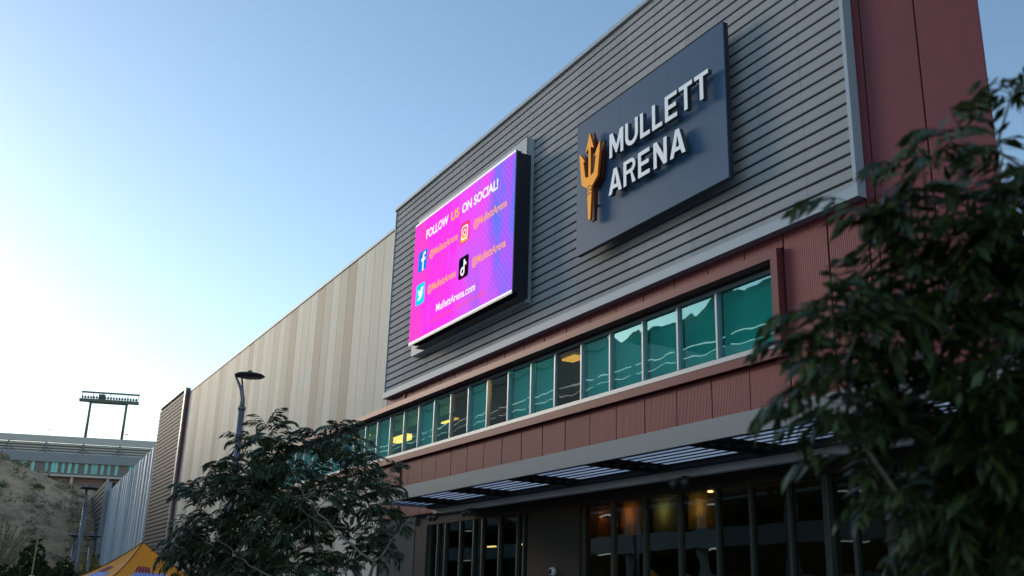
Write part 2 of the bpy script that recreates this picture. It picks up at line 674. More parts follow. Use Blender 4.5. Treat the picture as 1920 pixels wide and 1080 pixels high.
# ================================================================ SETTING
def sheet(name, x0, x1, y0, y1, z, m):
    b = MB()
    b.face([(x0, y0, z), (x1, y0, z), (x1, y1, z), (x0, y1, z)])
    return tag(b.build(name, m), kind='structure')


sheet('ground', -1500, 1500, -1500, 1500, -0.02, M['soil'])
sheet('pavement', -90, 60, -7, 15.2, 0.0, M['paving'])
sheet('road', -300, 200, -15.6, -7.0, -0.012, M['asphalt'])


def hill_mesh():
    m = MB()
    nu, nr = 70, 46
    idx = {}
    rnd = random.Random(3)
    from mathutils import noise
    for i in range(nu):
        az = -0.95 + 1.22 * i / (nu - 1)              # tan of the bearing, y / -x
        for j in range(nr):
            x = -138 - 104 * j / (nr - 1)
            y = -x * az
            # the skyline seen from the plaza, as height per metre of distance
            s = 0.1119 - 0.365 * max(az - 0.0233, -0.06) if az < 0.07 else 0.0948 - 0.24 * (az - 0.07)
            s = max(0.0, min(s, 0.30))
            t = max(0.0, min(1.0, (-x - 140) / 44.0))
            rise = t ** 0.75
            back = 1.0 if -x < 185 else max(0.0, 1 - ((-x - 185) / 60.0) ** 1.3)
            zz = s * 186 * rise * back
            zz = EYE * min(1, t * 3) + zz
            p = Vector((x * 0.09, y * 0.09, 0.3))
            zz += (noise.noise(p) * 1.3 + noise.noise(p * 3.1) * 0.6 + noise.noise(p * 8) * 0.25) * min(1, t * 4) * back
            m.v.append((x, y, max(zz, -0.3)))
    for i in range(nu - 1):
        for j in range(nr - 1):
            a = i * nr + j
            m.f.append((a, a + 1, a + nr + 1, a + nr))
            m.mi.append(0)
    return m


hill_mb = hill_mesh()
hill = hill_mb.build('hill', M['hill'], smooth=True)
tag(hill, kind='structure')


def far_hill():
    from mathutils import noise
    m = MB()
    nx, ny = 60, 16
    for i in range(nx):
        x = -560 + 460 * i / (nx - 1)
        for j in range(ny):
            y = -150 - 220 * j / (ny - 1)
            t = j / (ny - 1)
            ridge = 137 + 5 * sin(x * 0.016 + 1.0) + 7 * noise.noise(Vector((x * 0.02, 3.1, 0))) + 3 * noise.noise(Vector((x * 0.08, 1.1, 0)))
            h = ridge * min(1.0, t * 1.9) ** 0.9
            if t > 0.6:
                h = ridge * (1 - (t - 0.6) * 0.8)
            h += 6 * noise.noise(Vector((x * 0.03, y * 0.03, 2)))
            h *= min(1.0, i / 9.0) ** 0.7 * min(1.0, (nx - 1 - i) / 12.0) ** 0.7
            if j == 0:
                h = -1
            m.v.append((x, y, h))
    for i in range(nx - 1):
        for j in range(ny - 1):
            a = i * ny + j
            m.f.append((a, a + ny, a + ny + 1, a + 1))
            m.mi.append(0)
    return m.build('mountain', M['far_hill'], smooth=True)


tag(far_hill(), kind='structure')

# ================================================================ ARENA BUILDING
arena = thing('arena_building', 'large arena with grey louvred front, maroon panels and a teal window band', 'building', (-40, 15.3, 0))
AO = Vector((40, -15.3, 0))                 # parts are modelled in world metres


def apart(mb, name, m, parent=None, smooth=False):
    """a part modelled in world metres, hung under the arena or one of its parts"""
    o = mb.build(name, m, parent or arena, smooth)
    if parent is None:
        o.location = AO
    return o


# --- solid walls behind the cladding (butted, never overlapping)
core = MB()
core.box(-85.2, -10.75, 15.34, 15.75, 9.47, 17.70)        # above the window band
core.box(-15.70, -10.75, 15.34, 15.75, 4.72, 9.47)        # right of the band
core.box(-60.0, -15.70, 15.34, 15.75, 4.72, 6.94)         # under the band
core.box(-85.2, -60.0, 15.34, 15.75, 4.72, 9.47)
core.box(-85.2, -36.0, 15.34, 15.75, 0.0, 4.72)           # ground floor, left
core.box(-13.3, -10.75, 15.34, 15.75, 17.70, 19.3)

def wedge(x0, xf, xb, y0, y1, z0, z1):
    # a slab whose right end slopes back with the side wall
    q = [(x0, y0), (xf, y0), (xb, y1), (x0, y1)]
    core.face([(x, y, z1) for x, y in q])
    core.face([(x, y, z0) for x, y in reversed(q)])
    for (xa, ya), (xc, yc) in zip(q, q[1:] + q[:1]):
        core.face([(xa, ya, z0), (xc, yc, z0), (xc, yc, z1), (xa, ya, z1)])


wedge(-85.2, -10.75, -18.9, 15.76, 24.3, 17.2, 17.65)     # roof deck
wedge(-84.8, -10.80, -18.95, 15.76, 24.0, 9.55, 9.75)     # ceilings, floors and back walls of the rooms
wedge(-84.8, -10.80, -18.95, 15.76, 24.0, 4.75, 4.95)
core.box(-84.8, -19.3, 24.01, 24.3, 0.0, 17.19)
core.box(-85.2, -84.81, 15.76, 24.3, 0.0, 17.19)
core.face([(-10.72, 15.76, 0), (-18.6, 24.3, 0), (-18.6, 24.3, 17.19), (-10.72, 15.76, 17.19)])
core.face([(-10.75, 15.76, 0), (-18.9, 24.3, 0), (-18.9, 24.3, 17.19), (-10.75, 15.76, 17.19)])
core_o = apart(core, 'wall_core', M['room'])

# --- maroon cladding
mw = MB()
mw.box(-39.6, -10.30, 15.315, 15.338, 4.74, 6.93)
mw.box(-39.6, -13.30, 15.315, 15.338, 9.47, 10.3)
mw.box(-15.68, -10.30, 15.315, 15.338, 6.93, 9.46)
mw.box(-13.28, -10.30, 15.315, 15.338, 9.48, 19.2)
maroon_wall = apart(mw, 'maroon_wall', M['maroon_gap'])


def panels(parent, name, m, edges, z0, z1, y=15.25, t=0.06, gap=0.03, colors=None, sink=None):
    cache = {}
    out = []
    for k, (a, b) in enumerate(zip(edges[:-1], edges[1:])):
        wd = round(abs(b - a) - gap, 3)
        if wd not in cache:
            cache[wd] = boxmesh(name, wd, t, z1 - z0 - gap, m, 0.006)
        o = link(name, cache[wd], parent, (min(a, b) + gap / 2, y + (sink[k % len(sink)] if sink else 0), z0 + gap / 2))
        if colors:
            o.color = (*colors[k % len(colors)], 1)
        out.append(o)
    return out


low_edges = [-15.68, -16.97, -18.30, -19.66, -21.00, -22.31, -23.63, -24.97, -26.30, -27.62, -28.93, -30.23, -31.53, -32.84,
             -34.14, -35.45, -36.76, -37.57, -38.6, -39.55]
panels(maroon_wall, 'wall_panel', M['maroon'], low_edges, 4.74, 6.94)
up_edges = low_edges
panels(maroon_wall, 'wall_panel', M['maroon'], up_edges, 9.46, 10.25)
panels(maroon_wall, 'wall_panel', M['maroon'], [-13.28, -14.35, -15.68], 4.74, 10.25)
panels(maroon_wall, 'wall_panel', M['maroon'], [-13.02, -13.27], 4.74, 9.44)
panels(maroon_wall, 'wall_panel', M['maroon_fine'], [-13.02, -13.27], 9.46, 19.2)
panels(maroon_wall, 'wall_panel', M['maroon_fine'], [-10.26, -11.65, -13.02], 4.74, 19.2)
jt = MB()
jt.box(-37.60, -37.54, 15.19, 15.25, 4.74, 6.94)
jt.box(-37.60, -37.54, 15.19, 15.25, 9.46, 9.84)
apart(jt, 'expansion_joint', M['maroon_plain'])

# --- grey louvred cladding: 28 rows of boards over a dark backing, framed in silver
gb = MB()
gb.box(-39.50, -13.34, 15.19, 15.312, 9.95, 18.40)
grey = apart(gb, 'grey_cladding', M['dark_gap'])
col_tone = [R.uniform(.90, 1.10) for _ in range(12)]
ROW, Z0 = 0.293, 8.609 + EYE
bw = 2.71
row_mesh = {}
z_lines = [Z0 - ROW * 0.55] + [Z0 + ROW * k for k in range(29)]
for k in range(29):
    za = (10.06 if k == 0 else z_lines[k]) + 0.034
    zb = min(z_lines[k + 1] - 0.034, 18.41)
    if k == 0:
        za = 10.045
    if zb - za < 0.04:
        continue
    x = -13.345
    for c in range(10):
        xl = max(x - bw, -39.52)
        if x - xl < 0.4:
            break
        key = (round(zb - za, 3), round(x - xl, 3))
        if key not in row_mesh:
            b = MB()
            dx, dz = key[1] - 0.008, key[0]
            # a tray: face, top and bottom lips, a faint seam at mid length
            h = dx / 2
            b.box(0, h - 0.004, 0, 0.085, 0, dz)
            b.box(h + 0.004, dx, 0.0015, 0.085, 0, dz)
            row_mesh[key] = b.mesh('siding_board', M['grey_board'])
        o = link('siding_board', row_mesh[key], grey, (xl + 0.004, 15.10, za))
        o.color = (0.465 * col_tone[c], 0.462 * col_tone[c], 0.465 * col_tone[c], 1)
        x = xl
tr = MB()
tr.box(-39.58, -13.235, 15.00, 15.25, 9.80, 10.042)          # bottom rail
apart(tr, 'bottom_trim', M['silver'], grey)
tr = MB()
tr.box(-13.335, -13.235, 15.00, 15.25, 10.044, 18.42)
apart(tr, 'side_trim', M['silver'], grey)
tr = MB()
tr.box(-39.58, -39.525, 15.06, 15.25, 10.044, 18.42)
apart(tr, 'side_trim', M['silver'], grey)
tr = MB()
tr.box(-39.60, -13.235, 15.00, 15.80, 18.422, 18.56)
apart(tr, 'coping', M['silver'], grey)

# --- tan wall of tall vertical panels
tw = MB()
tw.box(-85.35, -60.2, 15.315, 15.338, 0.0, 17.70)
tw.box(-60.2, -39.60, 15.315, 15.338, 9.46, 17.70)
tw.box(-60.2, -39.60, 15.315, 15.338, 0.0, 6.94)
tan_wall = apart(tw, 'tan_wall', M['dark_gap'])
L1, L2, MI, BR = (0.82, 0.745, 0.60), (0.76, 0.69, 0.55), (0.65, 0.575, 0.45), (0.53, 0.43, 0.31)
seq = [L1, L1, L2, L1, L1, BR, MI, L1, MI, BR, L1, L2, L1, BR, MI, L1, MI, L2, L1, MI, L1, BR, L2, L1, MI, L1, L1, MI, BR, L1, L2,
       MI, L1, L1, BR, MI, L1, L2, L1]
te = [-39.60, -40.0]
while te[-1] > -85.0:
    te.append(max(te[-1] - 1.225, -85.33))
if abs(te[-1] - te[-2]) < 0.3:
    te.pop(-2)
n_band = sum(1 for e in te if e > -60.0)
for k in range(len(te) - 1):
    c = [seq[k % len(seq)]]
    if te[k + 1] > -60.0 or te[k] > -60.0:
        panels(tan_wall, 'wall_panel', M['tan'], te[k:k + 2], 9.46, 17.70, colors=c, gap=0.026)
        panels(tan_wall, 'wall_panel', M['tan'], te[k:k + 2], 0.0, 6.94, colors=c, gap=0.026)
    else:
        panels(tan_wall, 'wall_panel', M['tan'], te[k:k + 2], 0.0, 17.70, colors=c, gap=0.026)
tr = MB()
tr.box(-85.36, -39.61, 15.20, 15.80, 17.705, 17.83)
apart(tr, 'coping', M['silver'], tan_wall)

# --- grey fin tower that stands proud of the tan wall
ft = MB()
ft.box(-97.3, -85.37, 15.03, 22.0, 0.0, 18.0)
tower = apart(ft, 'louvred_tower', M['dark_gap'])
bm_ = boxmesh('siding_board', 11.35, 0.10, 0.255, M['tower_board'])
k = 0
z = 0.1
while z + 0.3 < 17.95:
    link('siding_board', bm_, tower, (-97.24, 14.93, z))
    z += 0.335
tr = MB()
tr.box(-85.86, -85.34, 14.90, 15.03, 0.0, 18.04)
apart(tr, 'edge_trim', M['silver_dark'], tower)
tr = MB()
tr.box(-85.37, -85.30, 15.03, 15.24, 0.0, 18.04)
apart(tr, 'side_panel', M['maroon_plain'], tower)
tr = MB()
tr.box(-97.34, -85.34, 14.90, 15.3, 18.045, 18.14)
apart(tr, 'coping', M['silver_dark'], tower)
tr = MB()
tr.box(-85.9, -83.3, 15.95, 17.0, 17.84, 18.55)
apart(tr, 'maroon_cap', M['maroon_plain'], tower)

# --- far wall, folded metal panels, turning away
fw = MB()
d = Vector((-0.9988, 0.0497, 0))
nrm = Vector((0.0497, 0.9988, 0))
P0 = Vector((-97.32, 15.05, 0))


def farbox(m, t0, t1, n0, n1, z0, z1):
    q = [P0 + d * t + nrm * n for t, n in ((t0, n0), (t1, n0), (t1, n1), (t0, n1))]
    i = len(m.v)
    m.v += [(p.x, p.y, z0) for p in q] + [(p.x, p.y, z1) for p in q]
    for f in ((0, 3, 2, 1), (4, 5, 6, 7), (0, 1, 5, 4), (1, 2, 6, 5), (2, 3, 7, 6), (3, 0, 4, 7)):
        m.f.append(tuple(i + k for k in f))
        m.mi.append(0)
    return m


farbox(fw, 0, 51, 0.30, 6.0, 0, 14.9)
far_wall = apart(fw, 'far_wall', M['silver_dark'])
t = 0.0
k = 0
ca = [(0.74, 0.77, 0.78), (0.55, 0.60, 0.63), (0.80, 0.82, 0.82), (0.62, 0.66, 0.68), (0.72, 0.72, 0.71)]
while t < 50.5:
    wd = R.choice((0.95, 1.25, 1.6))
    b = MB()
    t1 = min(t + wd, 51.0)
    q = [P0 + d * a + nrm * n for a, n in ((t, 0.28), (t + 0.12, 0.0 + 0.1 * (k % 2)), (t1 - 0.10, 0.05 + 0.1 * (k % 2)), (t1, 0.28))]
    for a, bb in zip(q[:-1], q[1:]):
        b.face([(a.x, a.y, 0), (bb.x, bb.y, 0), (bb.x, bb.y, 14.92), (a.x, a.y, 14.92)])
    b.face([(p.x, p.y, 14.92) for p in q])
    o = apart(b, 'wall_panel', M['far_panel'], far_wall)
    o.color = (*ca[k % 5], 1)
    t = t1 + 0.03
    k += 1
b = MB()
farbox(b, 51.1, 79.0, -0.55, 8.0, 0, 15.9)
end_tower = apart(b, 'end_tower', M['dark_gap'])
z = 0.1
while z < 15.6:
    b = MB()
    farbox(b, 51.6, 78.9, -0.66, -0.56, z, z + 0.50)
    apart(b, 'siding_board', M['tower_board'], end_tower)
    z += 0.70
b = MB()
farbox(b, 51.05, 51.6, -0.64, 0.2, 0, 16.0)
apart(b, 'edge_trim', M['silver_dark'], end_tower)

# --- window band: maroon surround, silver mullions, teal panes, blinds behind
fr = MB()
fr.box(-60.0, -15.74, 15.09, 15.42, 9.24, 9.452)
fr.box(-60.0, -15.74, 15.09, 15.42, 6.952, 7.165)
fr.box(-15.95, -15.74, 15.09, 15.42, 7.166, 9.239)
fr.box(-60.2, -60.0, 15.09, 15.42, 6.952, 9.452)
band = apart(fr, 'window_band', M['maroon_plain'])
hb = MB()
hb.box(-60.0, -15.96, 15.42, 15.74, 9.20, 9.45)
hb.box(-60.0, -15.96, 15.42, 15.74, 6.95, 7.30)
apart(hb, 'dark_header', M['black_soft'], band)
hb = MB()
hb.box(-60.0, -15.96, 15.47, 15.58, 9.10, 9.195)
apart(hb, 'head_rail', M['mullion'], band)
hb = MB()
hb.box(-60.0, -15.96, 15.43, 15.58, 7.305, 7.42)
apart(hb, 'sill_rail', M['mullion'], band)
mull = [-16.0, -18.26, -19.80, -21.32, -22.90, -24.41, -25.93, -27.42, -28.97, -30.50, -32.0, -33.49, -34.98, -36.48, -37.99, -39.5,
        -41.0, -42.45, -43.97]
while mull[-1] > -59.8:
    mull.append(max(mull[-1] - 1.52, -59.98))
mm = boxmesh('mullion', 0.075, 0.16, 1.68, M['mullion'], 0.006)
for x in mull[1:-1]:
    link('mullion', mm, band, (x - 0.0375, 15.42, 7.42))
DARK = {8: 'open', 10: 'open', 11: 'half', 13: 'half', 14: 'half', 16: 'half', 17: 'half'}
LIT = 5
for k, (a, b_) in enumerate(zip(mull[:-1], mull[1:])):
    x0, x1 = b_ + 0.038, a - 0.038
    p = MB()
    p.box(x0, x1, 15.50, 15.506, 7.422, 9.098)
    apart(p, 'pane', M['clear_glass'] if k in (LIT, 8, 10) else M['pale_glass'] if k in (11, 13, 14, 16, 17) else M['teal_glass'], band)
    if k == LIT or DARK.get(k) == 'open':
        continue
    bl = MB()
    zlow = 8.45 if DARK.get(k) == 'half' else 7.43
    bl.box(x0 + 0.02, x1 - 0.02, 15.62 + 0.015 * (k % 3), 15.625 + 0.015 * (k % 3), zlow, 9.09)
    apart(bl, 'roller_blind', M['blind'], band)

# --- storefront under the canopy
sf = MB()
sf.box(-36.0, -10.76, 15.45, 15.74, 4.36, 4.715)                # lintel
storefront = apart(sf, 'storefront', M['brown_wall'])
bwall = MB()
bwall.box(-27.26, -24.32, 15.36, 15.74, 0.0, 4.35)
apart(bwall, 'brown_wall', M['brown_wall'], storefront)
bwall = MB()
bwall.box(-36.0, -34.9, 15.36, 15.74, 0.0, 4.35)
apart(bwall, 'brown_wall', M['brown_wall'], storefront)
groups = [[-34.9, -34.17, -33.52, -32.28, -31.23, -30.59, -29.36, -28.14, -27.73, -27.26],
          [-24.32, -22.86, -21.41, -19.96, -18.54, -17.39, -16.18, -15.07, -14.42, -13.49, -11.93, -10.76]]
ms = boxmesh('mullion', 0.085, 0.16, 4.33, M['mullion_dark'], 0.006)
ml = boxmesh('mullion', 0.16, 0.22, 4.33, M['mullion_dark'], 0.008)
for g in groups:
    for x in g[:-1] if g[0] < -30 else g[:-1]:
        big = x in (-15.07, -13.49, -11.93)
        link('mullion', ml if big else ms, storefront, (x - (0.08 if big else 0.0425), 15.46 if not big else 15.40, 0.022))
    for a, b_ in zip(g[:-1], g[1:]):
        p = MB()
        p.box(a + 0.045, b_ - 0.045, 15.55, 15.558, 0.03, 4.352)
        apart(p, 'pane', M['clear_glass'] if -24.4 < a < -19 else M['dark_glass'], storefront)
for a, b_, zb in ((-22.86, -21.41, 3.50), (-21.41, -19.96, 3.52), (-19.96, -18.54, 3.52), (-24.32, -22.86, 0.9)):
    p = MB()
    p.box(a + 0.08, b_ - 0.08, 15.70, 15.706, zb, 4.33)
    p.box(a + 0.08, b_ - 0.08, 15.69, 15.716, zb - 0.03, zb)
    apart(p, 'roller_blind', M['shade'], storefront)

# --- canopy
cx0, cx1 = -32.05, -7.6
fa = MB()
fa.box(cx0, cx1, 12.20, 12.26, 4.70, 5.10)
fa.box(cx0, cx1, 12.26, 12.40, 5.06, 5.10)
canopy = apart(fa, 'canopy', M['fascia'])
fa = MB()
fa.box(cx0, cx0 + 0.06, 12.262, 15.2, 4.70, 5.058)
apart(fa, 'end_fascia', M['fascia'], canopy)
fa = MB()
fa.box(cx0 + 0.061, cx1, 14.02, 14.25, 4.66, 4.96)
fa.box(cx0 + 0.061, cx1, 14.251, 15.20, 4.88, 4.95)
apart(fa, 'black_beam', M['black_soft'], canopy)
fa = MB()
fa.box(cx0 + 0.061, cx1, 14.27, 14.46, 4.50, 4.875)
apart(fa, 'wall_beam', M['beam'], canopy)
beams = [-30.3, -26.65, -22.95, -19.25, -15.5, -11.8, -8.1]
cb = boxmesh('cross_beam', 0.16, 1.74, 0.20, M['black_soft'], 0.004)
cp = boxmesh('shade_plate', 0.62, 1.74, 0.012, M['black_soft'])  # black sheet standing in for the cross beam's shade on the frosted panels
cs = boxmesh('bracket', 0.05, 0.16, 0.055, M['mullion_dark'])
for x in beams:
    link('cross_beam', cb, canopy, (x, 12.27, 4.685))
    link('shade_plate', cp, canopy, (x + 0.165, 12.27, 4.785))
    for j in range(6):
        link('bracket', cs, canopy, (x + 0.18 + 0.075 * j, 12.30 + j * 0.283, 4.70))
edges = [cx0 + 0.07] + beams + [cx1]
pc, gc = {}, {}
for k, (a, b_) in enumerate(zip(edges[:-1], edges[1:])):
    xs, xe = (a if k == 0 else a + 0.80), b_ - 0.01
    L = round(xe - xs, 3)
    if L < 0.3:
        continue
    if L not in pc:
        pc[L] = boxmesh('purlin', L, 0.050, 0.018, M['black_soft'])
        b = MB()                                     # one thin sheet of frosted plastic
        b.face([(0, 0, 0), (L, 0, 0), (L, 0.262, 0), (0, 0.262, 0)])
        gc[L] = b.mesh('frosted_panel', M['frosted'])
    for j in range(7):
        link('purlin', pc[L], canopy, (xs, 12.275 + j * 0.283, 4.762))
    for j in range(6):
        link('frosted_panel', gc[L], canopy, (xs, 12.275 + 0.026 + j * 0.283, 4.782))

# ================================================================ SIGN
sign = thing('sign_board', 'big dark slate sign board with raised white arena name and gold pitchfork', 'sign', (-20, 14.6, 11.4))
SO = Vector((20, -14.6, -11.4))


def spart(o):
    o.parent = sign
    o.location = Vector(o.location) + SO
    return o


def sbox(name, m, *a):
    b = MB()
    b.box(*a)
    return spart(b.build(name, m))


sx = [-23.42, -21.16, -18.91, -16.655]
for a, b_ in zip(sx[:-1], sx[1:]):
    sbox('face_panel', M['sign'], a + 0.002, b_ - 0.002, 14.600, 14.63, 11.40, 15.62)
sbox('back_box', M['sign_edge'], -23.418, -16.657, 14.631, 14.76, 11.402, 15.618)
for x in (-22.6, -20.0, -17.5):
    for zz in (12.0, 15.0):
        sbox('standoff', M['sign_edge'], x - 0.06, x + 0.06, 14.761, 15.095, zz - 0.06, zz + 0.06)

CAPH = 0.735


def glyph(ch, wd, h=CAPH, s=0.128):
    t = 0.115
    W = wd
    if ch == 'M':
        return [[(0, 0), (0, h), (s * 1.18, h), (W / 2, h * .40), (W - s * 1.18, h), (W, h), (W, 0), (W - s, 0), (W - s, h * .60), (W / 2 + .03, h * .10), (W / 2 - .03, h * .10), (s, h * .60), (s, 0)]]
    if ch == 'U':
        ro, ri = W / 2, W / 2 - s
        out = [(0, h)] + [(W / 2 - ro * cos(pi * k / 14), ro - ro * sin(pi * k / 14)) for k in range(15)] + [(W, h), (W - s, h)]
        out += [(W / 2 + ri * cos(pi * k / 14), ro - ri * sin(pi * k / 14)) for k in range(15)] + [(s, h)]
        return [out]
    if ch == 'L':
        return [[(0, 0), (0, h), (s, h), (s, t), (W, t), (W, 0)]]
    if ch == 'E':
        m = h * .5
        return [[(0, 0), (0, h), (W, h), (W, h - t), (s, h - t), (s, m + t / 2), (W * .92, m + t / 2), (W * .92, m - t / 2), (s, m - t / 2), (s, t), (W, t), (W, 0)]]
    if ch == 'T':
        return [[(W / 2 - s / 2, 0), (W / 2 - s / 2, h - t), (0, h - t), (0, h), (W, h), (W, h - t), (W / 2 + s / 2, h - t), (W / 2 + s / 2, 0)]]
    if ch == 'A':
        a = W / 2 - s * .58
        k = s * 1.08
        return [[(0, 0), (a, h), (W - a, h), (W, 0), (W - k, 0), (W - k - .055, h * .19), (k + .055, h * .19), (k, 0)],
                [(k + .055 + .045, h * .34), (W / 2, h * .80), (W - k - .055 - .045, h * .34)]]
    if ch == 'N':
        return [[(0, 0), (0, h), (s * 1.1, h), (W - s, h * .36), (W - s, h), (W, h), (W, 0), (W - s * 1.1, 0), (s, h * .64), (s, 0)]]
    if ch == 'R':
        rr = h * .28
        cz = h - rr
        out = [(0, 0), (0, h), (W - rr, h)]
        out += [(W - rr + rr * sin(pi * k / 10), cz + rr * cos(pi * k / 10)) for k in range(1, 10)]
        out += [(W - rr * .72, h - 2 * rr + .01), (W + .01, 0), (W - s * 1.12, 0), (W - s * 1.5 - .03, h - 2 * rr), (s, h - 2 * rr), (s, 0)]
        ri = rr - t * .95
        inn = [(s, cz - ri), (s, cz + ri), (W - rr, cz + ri)] + [(W - rr + ri * sin(pi * k / 8), cz + ri * cos(pi * k / 8)) for k in range(1, 8)] + [(W - rr, cz - ri)]
        return [out, inn]


line1 = [('M', -21.32, 0.67), ('U', -20.55, 0.59), ('L', -19.85, 0.43), ('L', -19.31, 0.43), ('E', -18.75, 0.50), ('T', -18.15, 0.53), ('T', -17.53, 0.53)]
line2 = [('A', -21.36, 0.63), ('R', -20.64, 0.55), ('E', -19.96, 0.51), ('N', -19.27, 0.56), ('A', -18.58, 0.63)]
for lines, zb in ((line1, 13.655), (line2, 12.535)):
    for ch, x, wd in lines:
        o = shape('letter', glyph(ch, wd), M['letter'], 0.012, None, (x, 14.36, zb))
        spart(o)
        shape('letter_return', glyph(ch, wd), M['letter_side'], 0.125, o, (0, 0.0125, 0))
fork = [(-22.265, 13.19), (-22.05, 12.63), (-22.21, 12.73), (-22.21, 11.80), (-22.03, 11.86), (-21.93, 12.38), (-22.02, 12.36), (-21.88, 12.55), (-21.72, 12.72), (-21.75, 12.40), (-21.80, 12.05), (-21.85, 11.68),
        (-21.99, 11.58), (-22.16, 11.46), (-22.16, 11.26), (-22.215, 10.47), (-22.315, 10.47), (-22.37, 11.26), (-22.37, 11.46), (-22.54, 11.58), (-22.68, 11.68), (-22.73, 12.05), (-22.78, 12.40), (-22.81, 12.72),
        (-22.65, 12.55), (-22.51, 12.36), (-22.60, 12.38), (-22.50, 11.86), (-22.32, 11.80), (-22.32, 12.73), (-22.48, 12.63)]
fork = [(x, z_ + EYE) for x, z_ in fork]
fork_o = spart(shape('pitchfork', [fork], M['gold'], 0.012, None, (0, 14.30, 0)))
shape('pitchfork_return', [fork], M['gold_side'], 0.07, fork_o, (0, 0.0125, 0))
cxm, czm = -22.27, 13.5
big = []
n_ = len(fork)
for k, (x, z_) in enumerate(fork):          # an outset copy of the outline for the maroon layer behind
    p0, p1 = Vector(fork[k - 1]), Vector(fork[(k + 1) % n_])
    tdir = (p1 - p0).normalized()
    nn = Vector((-tdir.y, tdir.x))
    big.append((x + nn.x * 0.05, z_ + nn.y * 0.05))
spart(shape('pitchfork_backing', [big], M['sign_maroon'], 0.07, None, (0, 14.43, 0), 0.002))
for k, zz in enumerate((12.88, 12.99, 13.10)):
    pts = [(-22.38, zz), (-22.265, zz + 0.045), (-22.15, zz), (-22.15, zz + 0.034), (-22.265, zz + 0.079), (-22.38, zz + 0.034)]
    spart(shape('handle_band', [pts], M['gold_dark'], 0.004, None, (0, 14.294, 0)))
for x, zz in ((-22.26, 12.6), (-22.26, 13.9)):
    sbox('standoff', M['sign_edge'], x - 0.03, x + 0.03, 14.502, 14.599, zz - 0.03, zz + 0.03)

# ================================================================ LED SCREEN
led = thing('led_screen', 'large lit video screen in pink and purple with social media handles', 'screen', (-31, 14.2, 13.5))
LO = Vector((31, -14.2, -13.5))


def lpart(o):
    o.parent = led
    o.location = Vector(o.location) + LO
    return o


def lbox(name, m, *a):
    b = MB()
    b.box(*a)
    return lpart(b.build(name, m))


X0, X1, ZB, ZT = -34.985, -26.62, 11.09, 16.05
lbox('mounting_tray', M['silver'], -36.15, -26.965, 14.80, 15.095, 10.95, 16.81)
lbox('tray_edge', M['black'], -26.964, -26.92, 14.795, 14.80 + 0.02, 10.95, 16.81)
lbox('tray_edge', M['black'], -36.15, -26.92, 14.795, 14.815, 16.812, 16.86)
lbox('housing', M['black'], X0 + 0.02, X1 - 0.01, 14.235, 14.42, ZB + 0.01, ZT - 0.01)
lbox('rear_cabinet', M['black'], X0 + 0.10, X1 - 0.02, 14.421, 14.799, ZB - 0.12, ZT - 0.06)
lbox('bezel', M['silver_dark'], X0 - 0.012, X1 + 0.012, 14.205, 14.234, ZB - 0.05, ZT + 0.012)
pic = lbox('picture', M['led_picture'], X0, X1, 14.200, 14.204, ZB, ZT)
pic_parts = []


def pp(o):
    o.parent = pic
    return o


pp(shape('border_line', [[(X0, ZT - 0.075), (X1, ZT - 0.075), (X1, ZT), (X0, ZT)]], M['led_white'], 0.002, None, (0, 14.195, 0)))
pp(shape('border_line', [[(X0, ZB), (X1, ZB), (X1, ZB + 0.075), (X0, ZB + 0.075)]], M['led_white'], 0.002, None, (0, 14.195, 0)))
YT = 14.192
pp(text_mesh('caption', 'FOLLOW', M['led_white'], -33.83, -31.80, 15.125, 0.345, YT, pic, 0.030))
pp(text_mesh('caption', 'US', M['led_amber'], -31.56, -30.86, 15.115, 0.345, YT, pic, 0.028))
pp(text_mesh('caption', 'ON SOCIAL!', M['led_white'], -30.62, -27.82, 15.10, 0.350, YT, pic, 0.030))
for x0, x1, zz in ((-33.40, -30.90, 14.215), (-29.62, -27.12, 14.21), (-29.62, -27.12, 12.79), (-33.40, -30.90, 12.80)):
    pp(text_mesh('caption', '@MullettArena', M['led_orange'], x0, x1, zz, 0.285, YT, pic, 0.018))
pp(text_mesh('caption', 'MullettArena.com', M['led_white'], -32.50, -29.28, 11.85, 0.285, YT, pic, 0.014))
pp(text_mesh('caption', 'For full Calendar of Events, Tickets, Arena Info and More!', M['led_red'], -33.15, -28.40, 11.53, 0.125, YT, pic, 0.0))


def flat(name, loops, m, y):
    return pp(shape(name, loops, m, 0.002, None, (0, y, 0)))


# blue f icon
flat('icon', [rrect(-34.47, -33.65, 13.88, 14.72, 0.12)], M['led_blue'], 14.195)
fx, fz = -34.00, 13.88
flat('icon_mark', [[(fx - .07, fz), (fx - .07, fz + .40), (fx - .19, fz + .40), (fx - .19, fz + .53), (fx - .07, fz + .53), (fx - .07, fz + .62), (fx - .02, fz + .72), (fx + .08, fz + .76),
                    (fx + .20, fz + .75), (fx + .20, fz + .63), (fx + .10, fz + .63), (fx + .06, fz + .60), (fx + .06, fz + .53), (fx + .20, fz + .53), (fx + .18, fz + .40), (fx + .06, fz + .40), (fx + .06, fz)]], M['led_white'], YT)
# cyan bird icon
flat('icon', [rrect(-34.52, -33.70, 12.53, 13.37, 0.10)], M['led_cyan'], 14.195)
bx, bz = -34.38, 12.70
bird = [(0, .06), (.12, .10), (.20, .16), (.08, .22), (.14, .24), (.03, .36), (.09, .36), (.02, .48), (.16, .40), (.28, .37), (.30, .45), (.36, .52), (.45, .52), (.50, .48), (.57, .50), (.53, .43), (.56, .41),
        (.51, .39), (.50, .26), (.43, .12), (.32, .03), (.18, .0), (.08, .02)]
flat('icon_mark', [[(bx + x, bz + z_) for x, z_ in bird]], M['led_white'], YT)
